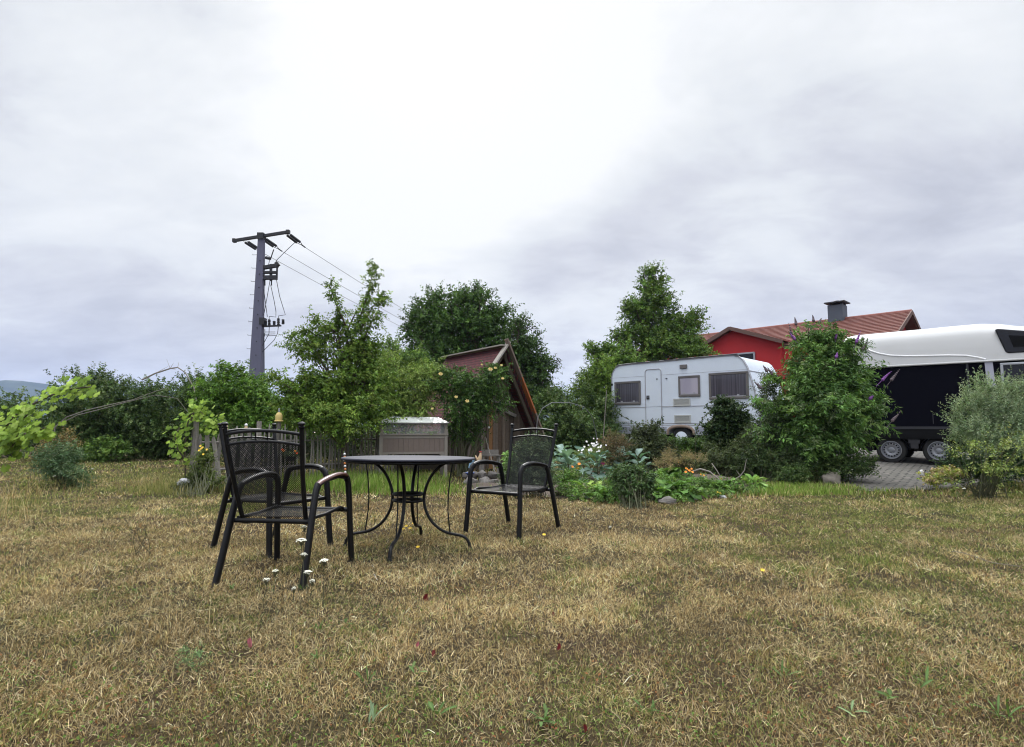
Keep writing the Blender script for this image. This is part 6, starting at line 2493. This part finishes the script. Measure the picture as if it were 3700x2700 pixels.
chards = [((2135, 1800), .30, .12, 'light green leafy plant at the front left of the bed', [(.24, .34, .08, 2), (.16, .27, .05, 2)]),
          ((2085, 1785), .24, .14, 'green leafy plant between the third chair and the cabbages', CHARD),
          ((2185, 1812), .28, .12, 'narrow leaved green plant left of the tall dark herb clump', CHARD),
          ((2375, 1760), .38, .22, 'broad leaved green plant standing in the middle of the bed', CHARD),
          ((2425, 1740), .40, .24, 'tallest broad leaved green plant right of the kale', CHARD),
          ((2450, 1800), .34, .24, 'low spreading green plant at the front middle of the bed', CHARD),
          ((2385, 1810), .30, .18, 'low green plant right of the tall dark herb clump', CHARD),
          ((2510, 1780), .30, .20, 'green leafy plant below the orange marigold cluster', CHARD),
          ((2570, 1785), .24, .15, 'small green leafy plant in front of the soil mound', CHARD),
          ((2630, 1782), .22, .14, 'small green leafy plant near the right end of the bed', CHARD),
          ((2715, 1770), .32, .14, 'upright pale green plant at the right end of the bed', [(.2, .3, .1, 2), (.12, .22, .05, 2)])]
for i, (pp, ln, wd, lab, pal) in enumerate(chards):
    rosette('leafy_vegetable', lab, 'vegetable', G(*pp), 30, ln * .85, wd * .8, pal, 220 + i, 'leafy vegetables in the bed', el=(.35, 1.45), droop=.8, cup=.1, wave=.12, petiole=.10, lobes=.6, spread=.06)
shrub('bed_greens', 'mixed fresh green weeds and herbs along the front of the vegetable bed', 'plants', G(2300, 1815),
      [B(2120, 1790, 7.9, 90, 22), B(2060, 1775, 8.2, 50, 22), B(2200, 1815, 7.5, 100, 16), B(2420, 1815, 7.7, 100, 14), B(2600, 1800, 8.1, 90, 12), B(2430, 1790, 8.0, 90, 28), B(2560, 1790, 8.3, 90, 22), B(2680, 1780, 8.6, 60, 22), B(2260, 1770, 8.3, 110, 35), B(2480, 1760, 8.6, 120, 25), B(2050, 1730, 9.0, 60, 30), B(2200, 1765, 8.8, 120, 25), B(2640, 1755, 9.2, 60, 18), B(2350, 1740, 9.3, 90, 24)],
      2500, 11, .10, (.040, .020), [(.11, .20, .045, 3), (.17, .26, .07, 1.5), (.07, .12, .03, 2), (.25, .27, .12, .5)], 60, .004, 235, up=.9)
bpy.data.objects['bed_greens']['kind'] = 'stuff'
shrub('herb_clump', 'tall dark leafy herb clump with bare lower stems at the front of the bed', 'herb', G(2280, 1835),
      [B(2280, 1730, 7.4, 50, 45), B(2240, 1740, 7.5, 35, 35), B(2320, 1750, 7.4, 40, 40), B(2280, 1780, 7.3, 55, 30)], 520, 12, .13, (.052, .022), [(.07, .12, .045, 3), (.11, .17, .07, 1.5), (.045, .075, .03, 2)], 60, .006, 240, up=1.0)
shrub('dry_grass_clump', 'clump of withered tan plants behind the marigolds', 'plants', G(2460, 1710),
      [B(2460, 1660, 10.3, 75, 26), B(2400, 1690, 10.1, 35, 20), B(2520, 1660, 10.3, 40, 20)], 260, 9, .13, (.05, .006), [(.40, .31, .21, 3), (.30, .22, .15, 2), (.22, .22, .12, 1.5)], 60, .004, 241, up=1.3, m=M_LEAF_MATT)
shrub('withered_shrub', 'brown withered shrub beside the white cosmos flowers', 'shrub', G(2215, 1680),
      [B(2215, 1600, 11.0, 50, 40), B(2240, 1630, 10.9, 45, 35)], 420, 9, .12, (.035, .012), [(.16, .11, .075, 3), (.24, .17, .12, 1.5), (.10, .09, .05, 2)], 60, .005, 242, up=.9, m=M_LEAF_MATT)
cos = shrub('cosmos_plant', 'loose plant covered in white cosmos flowers at the back of the bed', 'flowering plant', G(2145, 1690),
            [B(2145, 1640, 10.9, 40, 26), B(2110, 1650, 10.9, 30, 20)], 220, 10, .12, (.05, .006), [(.20, .26, .09, 2), (.28, .3, .13, 1)], 30, .004, 243, up=1)
M_WPETAL = mat('white_petal', (.80, .78, .76), .8)
M_PPETAL = mat('pink_petal', (.65, .10, .30), .8)
rg = random.Random(5)
for i in range(30):
    mb = MB()
    px, py = rg.gauss(2145, 22), rg.gauss(1612, 14)
    if i > 22:
        px, py = rg.gauss(2105, 16), rg.gauss(1628, 8)
    q = at(px, py, 10.5) - cos.location
    star_flower(mb, tuple(q), rg.uniform(.015, .024), 6, (rg.uniform(-.5, .5), -1, rg.uniform(.1, .8)), .2)
    mb.build('blossom', M_WPETAL, cos)


def flower_plant(name, label, cat, pp, hs, seed, mt, r, pal, n=60, group=None, core=False):
    b = Vector(G(*pp))
    rgq = random.Random(seed)
    root = empty(name, label, cat, tuple(b), 0, group)
    rng = np.random.default_rng(seed)
    mb = MB()
    V = []
    for (px, py, dy) in hs:
        t = at(px, py, b.y + dy) - b
        mb.tube([Vector((t.x * .3, t.y * .3, 0)), Vector((t.x * .7, t.y * .8, t.z * .55)), t], .003, 4)
        V.append([Vector((t.x * .3, t.y * .3, .02)), t])
        fl = MB()
        star_flower(fl, tuple(t), r * rgq.uniform(.85, 1.15), 10, (rgq.uniform(-.3, .3), -.7, .8), .2)
        fl.build('blossom', mt, root)
    mb.build('stem', M_STEM, root)
    e = spikes(V, max(6, n // len(V)), rng, .03)
    v, f, c = foliage(e[0], e[1], 4, .05, (.05, .014), pal, rng)
    np_mesh('foliage', v, f, c, M_LEAF, root)
    return root


mg = 'orange marigolds in the bed'
flower_plant('marigold', 'trio of orange marigolds in front of the cabbages', 'flower', (2085, 1768), [(2068, 1687, -.1), (2093, 1677, 0), (2088, 1693, -.1)], 1, M_MARI, .028, CHARD, group=mg)
flower_plant('marigold', 'dense cluster of orange marigolds in the middle right of the bed', 'flower', (2490, 1765), [(2480, 1694, 0), (2499, 1695, 0), (2490, 1701, -.1), (2478, 1706, -.1), (2502, 1706, -.05)], 2, M_MARI, .024, CHARD, group=mg)
flower_plant('marigold', 'pair of orange marigolds low over the soil mound', 'flower', (2540, 1765), [(2533, 1715, 0), (2543, 1718, 0)], 3, M_MARI, .022, CHARD, 20, group=mg)
flower_plant('marigold', 'single orange marigold at the right end of the soil mound', 'flower', (2605, 1770), [(2605, 1731, 0)], 4, M_MARI, .022, CHARD, 14, group=mg)
flower_plant('marigold', 'single small marigold above the right side of the mound', 'flower', (2580, 1760), [(2579, 1717, 0)], 5, M_MARI, .022, CHARD, 14, group=mg)
flower_plant('marigold', 'small marigolds in the withered clump', 'flower', (2430, 1735), [(2425, 1659, .4), (2450, 1670, .4)], 6, M_MARI, .022, CHARD, 14, group=mg)
flower_plant('phlox', 'single pink phlox flower behind the cabbages', 'flower', (2175, 1735), [(2171, 1675, 0), (2180, 1676, 0)], 7, M_PPETAL, .030, CHARD, 14)
flower_plant('yellow_daisy', 'yellow flower at the front edge of the bed', 'flower', (2600, 1800), [(2593, 1780, 0), (2602, 1783, 0)], 8, M_YFLOWER, .02, CHARD, 14)
for i, (px, py, r_, lab) in enumerate(((2510, 1806, .04, 'white stone at the front edge of the vegetable bed'), (2095, 1808, .10, 'flat dark stone at the front left of the bed'), (2410, 1822, .10, 'dark stone at the front middle of the bed'),
                                        (2040, 1795, .13, 'dark rounded root clump beside the leg of the third chair'), (2612, 1800, .05, 'small pale stone right of the yellow flower'))):
    q = gp(px, py)
    stone(lab, (q.x, q.y, q.z - .01), r_, 50 + i, .55, m=M_BOULDER if 'white' in lab or 'pale' in lab else M_BARK if 'root' in lab else None)
for i, (lab, pts, r0) in enumerate((('forked bare twig standing at the right end of the bed', ((2640, 1742, 9.3), (2675, 1720, 9.3), (2690, 1700, 9.3), (2697, 1660, 9.3)), .012),
                                    ('grey bent branch lying over the soil mound', ((2500, 1706, 9.4), (2530, 1695, 9.3), (2565, 1705, 9.2), (2600, 1735, 9.1)), .016),
                                    ('straight bare twig leaning over the soil mound', ((2572, 1675, 9.4), (2590, 1700, 9.3), (2605, 1725, 9.2)), .008))):
    P_ = [at(*q) for q in pts]
    g0 = P_[0] if i == 0 else P_[-1]
    mb = MB()
    seq = ([Vector((g0.x, g0.y, .1))] + P_) if i == 0 else (P_ + [Vector((g0.x, g0.y, .1))])
    mb.tube(seq, list(np.linspace(r0, r0 * .5, len(seq))), 6)
    if i == 0:
        mb.tube([P_[1], at(2660, 1700, 9.3)], [r0 * .6, r0 * .3], 5)
    tag(mb.build('bare_twig', M_DEADWOOD, None, smooth=True), lab, 'twig')

# ------------------------------------------------------------------ small plants in the lawn
M_CARROT = mat('wild_carrot_white', (.80, .79, .66), .85)


def umbel(label, px, py, hgt, r, seed, cat='flower', name='wild_carrot_flower'):
    """flower head centre at px,py, hgt above ground"""
    r_ = ray(px, py)
    t = (hgt - EYE) / r_.z
    x, y = r_.x * t, r_.y * t
    root = empty(name, label, cat, (x, y, float(H(x, y))), 0, 'wild carrot flowers in the lawn')
    rgq = random.Random(seed)
    mb = MB()
    mb.tube([(rgq.uniform(-.02, .02), rgq.uniform(-.02, .02), 0), (0, 0, hgt * .5), (0, 0, hgt - .03)], [.0026, .002, .0016], 5)
    hd = MB()
    for i in range(34):
        a = i * 2.4
        q = r * .9 * math.sqrt(i / 34) * rgq.uniform(.8, 1.15)
        c = (q * math.cos(a), q * math.sin(a), hgt + .012 * (1 - (q / r) ** 2) + rgq.uniform(-.003, .003))
        mb.tube([(0, 0, hgt - .03), (c[0], c[1], c[2] - .003)], .0007, 3, caps=False)
        hd.ball(c, r * rgq.uniform(.11, .2), 6, .5)
    mb.build('stem', M_STEM, root)
    hd.build('umbel', M_CARROT, root, smooth=True)


for i, (px, py, h, r, lab) in enumerate((
        (1090, 1950, .30, .034, 'largest white wild carrot head under the front chair beside its rear leg'), (1172, 2024, .24, .026, 'white wild carrot head right of the front chair rear leg'),
        (1113, 2064, .16, .026, 'white wild carrot head in front of the right rear leg of the front chair'), (995, 2062, .14, .020, 'white wild carrot head left of the right rear leg, upper of two'),
        (963, 2092, .12, .022, 'white wild carrot head left of the right rear leg, lower of two'), (1128, 2096, .10, .018, 'small white wild carrot head at the foot of the right rear leg'),
        (1062, 2124, .08, .014, 'tiny white flower head lowest between the rear legs of the front chair'), (1098, 2001, .22, .022, 'flat white wild carrot head beside the rear leg below the largest head'),
        (1100, 1905, .30, .024, 'flat white wild carrot head just below the seat of the front chair'),
        (308, 1706, .12, .032, 'wild carrot head left of the fence gap, lower of the pair'), (334, 1697, .12, .032, 'wild carrot head left of the fence gap, upper of the pair'), (199, 1721, .12, .036, 'wild carrot head at the foot of the blue green plant'),
        (95, 1606, .55, .03, 'small white flower head below the left grapevine'), (3480, 1742, .12, .03, 'white flower head below the young yellow green shrub'), (3484, 1768, .08, .03, 'flat white flower head in front of the young yellow green shrub'),
        (3098, 1568, .6, .035, 'white flower in the right side of the butterfly bush'), (2205, 1905, .03, .015, 'tiny yellow white flower in the lawn right of the third chair'))):
    umbel(lab, px, py, h, r, 400 + i)


def ground_flower(label, px, py, mt, seed, hgt=.08):
    r_ = ray(px, py)
    t = (hgt - EYE) / r_.z
    x, y = r_.x * t, r_.y * t
    root = empty('dandelion', label, 'flower', (x, y, 0), 0, 'small yellow lawn flowers')
    mb = MB()
    star_flower(mb, (0, 0, hgt), .016, 8, (0, -.5, 1), .3)
    mb.build('blossom', mt, root)
    MB().tube([(.01, .01, 0), (0, 0, hgt)], .0014, 4).build('stem', M_STEM, root)


for i, (px, py, lab) in enumerate(((1468, 1902, 'yellow flower under the table, leftmost'), (1495, 1892, 'yellow flower under the table, highest'), (1482, 1910, 'yellow flower under the table, lowest'), (1458, 1912, 'yellow flower under the table near its front leg'),
                                   (1966, 1933, 'yellow flower in the lawn beside the foot of the third chair'), (1510, 1978, 'yellow flower in the lawn behind the front leg of the table'), (2755, 2062, 'yellow flower in the middle of the right lawn'))):
    ground_flower(lab, px, py, M_YFLOWER, i)

M_REDLEAF = mat('red_leaf', (.15, .008, .012), .6, noise=.2)
M_PINKLEAF = mat('pink_leaf', (.34, .085, .11), .7, noise=.3, nscale=60)
for i, (px, py, s, mt, lab) in enumerate(((1537, 2172, .050, M_REDLEAF, 'dark red fallen leaf in the lawn in front of the table'), (911, 2340, .050, M_PINKLEAF, 'pink fallen leaf in the lawn below the nearest chair'),
                                           (1570, 2377, .036, M_REDLEAF, 'dark red fallen leaf in the middle of the foreground'), (2017, 2350, .034, M_REDLEAF, 'crimson fallen leaf right of centre in the foreground'),
                                           (2003, 2228, .026, M_REDLEAF, 'small red fallen leaf right of centre, farther off'), (1505, 2340, .026, M_PINKLEAF, 'small reddish fallen leaf just left of the dark red one'),
                                           (2300, 2257, .026, M_REDLEAF, 'small crimson fallen leaf in the right foreground'), (2113, 2648, .03, M_REDLEAF, 'red fallen leaf at the bottom edge of the lawn'))):
    q = gp(px, py)
    mb = MB()
    rgq = random.Random(i)
    vs = []
    for k in range(9):
        a = 2 * PI * k / 8
        s_ = s * .75
        vs.append((s_ * math.cos(a) * .38 * (1 + rgq.uniform(-.25, .25)), -s_ * .3 * abs(math.cos(a)), s_ * (.45 + .62 * math.sin(a) * (1 + rgq.uniform(-.15, .15)))))
    vs = [(0, 0.004, s * .5)] + vs[:8]
    mb.add(vs, [(0, k + 1, (k + 1) % 8 + 1) for k in range(8)] )
    o = mb.build('fallen_leaf', mt, None)
    o.location = (q.x, q.y, q.z + .004)
    o.rotation_euler = (rgq.uniform(-.5, .1), rgq.uniform(-.4, .4), rgq.uniform(-.6, .6))
    tag(o, lab, 'leaf', 'fallen leaves in the lawn')

WEED = [(.085, .14, .045, 3), (.13, .19, .07, 1)]
for i, (px, py, n, ln, wd, pal, lab, el) in enumerate((
        (1335, 2625, 5, .115, .018, [(.20, .27, .16, 1)], 'upright grey green dock leaf in the bottom middle foreground', (1.1, 1.5)), (2835, 2462, 7, .085, .013, WEED, 'tuft of narrow green blades in the right foreground', (.5, 1.2)),
        (3345, 2500, 6, .10, .020, WEED, 'green plantain tuft with upright leaves at the lower right', (.6, 1.3)), (3620, 2610, 8, .11, .014, WEED, 'green grass tuft at the bottom right edge', (.5, 1.3)),
        (1575, 2600, 5, .07, .024, WEED, 'green leaf cluster right of the upright dock leaf', (.5, 1.2)), (1140, 2400, 9, .06, .012, WEED, 'small dark green weed below the nearest chair', (.5, 1.3)),
        (1150, 2290, 6, .07, .012, WEED, 'thin green weed directly below the front chair right leg', (.8, 1.4)), (1255, 2260, 4, .045, .022, WEED, 'small round leaved weed below the table foot', (.4, 1.1)),
        (2170, 2220, 6, .05, .016, WEED, 'pale green weed in the lawn right of centre', (.5, 1.2)), (1650, 2085, 7, .05, .02, WEED, 'green weed in the lawn in front of the right table foot', (.4, 1.2)),
        (1315, 2480, 8, .075, .012, WEED, 'dark green grass tuft in the middle foreground', (.6, 1.4)), (1500, 2450, 5, .055, .02, WEED, 'light green weed between the fallen leaves', (.5, 1.2)),
        (1960, 2620, 8, .07, .022, WEED, 'green weed cluster at the bottom centre right', (.3, 1.1)), (3070, 2590, 6, .06, .02, [(.2, .28, .14, 1), (.3, .33, .15, 1)], 'pale green ragged weed in the lower right foreground', (.4, 1.2)),
        (2050, 2030, 10, .06, .02, WEED, 'green weed patch in the lawn in front of the third chair', (.3, 1.0)), (480, 2150, 6, .06, .014, WEED, 'green weed left of the nearest chair', (.5, 1.2)),
        (650, 2010, 5, .045, .02, WEED, 'small bright green weed left of the nearest chair, farther off', (.5, 1.2)), (3220, 2540, 5, .06, .03, WEED, 'broad leaved weed left of the plantain tuft', (.4, 1.0)),
        (835, 2140, 9, .06, .012, WEED, 'green grass tuft at the left rear foot of the front chair', (.7, 1.4)), (1090, 2140, 9, .07, .012, WEED, 'green grass tuft at the right rear foot of the front chair', (.7, 1.4)),
        (2350, 2590, 7, .07, .015, WEED, 'small green weed at the bottom right of centre', (.5, 1.3)), (160, 2600, 8, .07, .014, OLIVE, 'olive tuft in the bottom left corner', (.4, 1.2)))):
    rosette('lawn_weed', lab, 'weed', G(px, py), n, ln * .8, wd * .75, pal, 500 + i, 'green weeds in the lawn', el=el, droop=.35, cup=.1, wave=.04, petiole=.01, spread=.012)
shrub('feathery_weed', 'feathery blue green weed in the left foreground', 'weed', G(690, 2440), [B(700, 2380, 2.42, 40, 40), B(680, 2410, 2.42, 40, 30), B(735, 2355, 2.45, 25, 20)], 70, 7, .035, (.012, .004), [(.15, .25, .12, 2), (.22, .32, .18, 1)], 14, .0012, 600, up=.8, m=M_LEAF_MATT)
shrub('dock_stem', 'tall thin dead dock stem standing in the left lawn', 'weed', G(511, 2005), [B(508, 1900, 4.1, 3, 22)], 14, 6, .02, (.008, .004), [(.25, .14, .07, 1)], 5, .0025, 601, up=1.5, m=M_LEAF_MATT)
a_, b_ = gp(3440, 2010), gp(3690, 2072)
mb = MB()
mb.tube([a_ + (b_ - a_) * (i / 6) + Vector((0, .01 * math.sin(i), .035 + .01 * math.sin(i * 1.3))) for i in range(7)], [.0022] * 7, 5)
tag(mb.build('fallen_stalk', MATS['dead_wood'], None), 'long pale dry stalk lying across the lawn at the right edge', 'stalk')
# tiny clover and moss leaves low in the lawn
rng = np.random.default_rng(77)
n = 24000
y = 1.3 + 5.2 * rng.uniform(0, 1, n) ** 1.5
x = (rng.uniform(-1, 1, n)) * (.92 * y + .6)
k = (vnoise(x, y, 2.6, 91) + .25 * (y < 2.6) + .22 * sstep((x - 1) / 2)) > .60
x, y = x[k], y[k]
n = len(x)
p = np.stack([x, y, H(x, y) + rng.uniform(.004, .03, n)], 1)
d = rng.normal(size=(n, 3)) * np.array([1, 1, .35])
nn = unit(np.array([0, 0, 1.]) + rng.normal(size=(n, 3)) * .4)
c = pick([(.10, .17, .035, 3), (.16, .22, .06, 2), (.25, .11, .05, 1), (.30, .26, .10, 1)], n, rng) * rng.uniform(.6, 1.2, (n, 1))
v, f, c = leaf_geo(p, d, nn, rng.uniform(.008, .018, n), rng.uniform(.005, .011, n), c)
tag(np_mesh('lawn_clover', v, f, c, M_LEAF_MATT), 'tiny green and reddish clover leaves scattered through the dry lawn', 'ground cover', kind='stuff')

# ------------------------------------------------------------------ the air
def build_haze():
    m = bpy.data.materials.new('haze_air')
    m.use_nodes = True
    nt = m.node_tree
    nt.nodes.clear()
    out = N(nt, 'ShaderNodeOutputMaterial')
    pv_ = N(nt, 'ShaderNodeVolumePrincipled')
    pv_.inputs['Color'].default_value = (.50, .62, .95, 1)
    pv_.inputs['Density'].default_value = .00019
    pv_.inputs['Anisotropy'].default_value = .2
    L(nt, pv_.outputs[0], out.inputs['Volume'])
    mb = MB()
    mb.box(-4800, 4800, -4800, 4800, -12, 235)
    o = mb.build('haze', m)
    tag(o, 'thin bluish summer haze over the whole countryside', 'haze', kind='stuff')


build_haze()
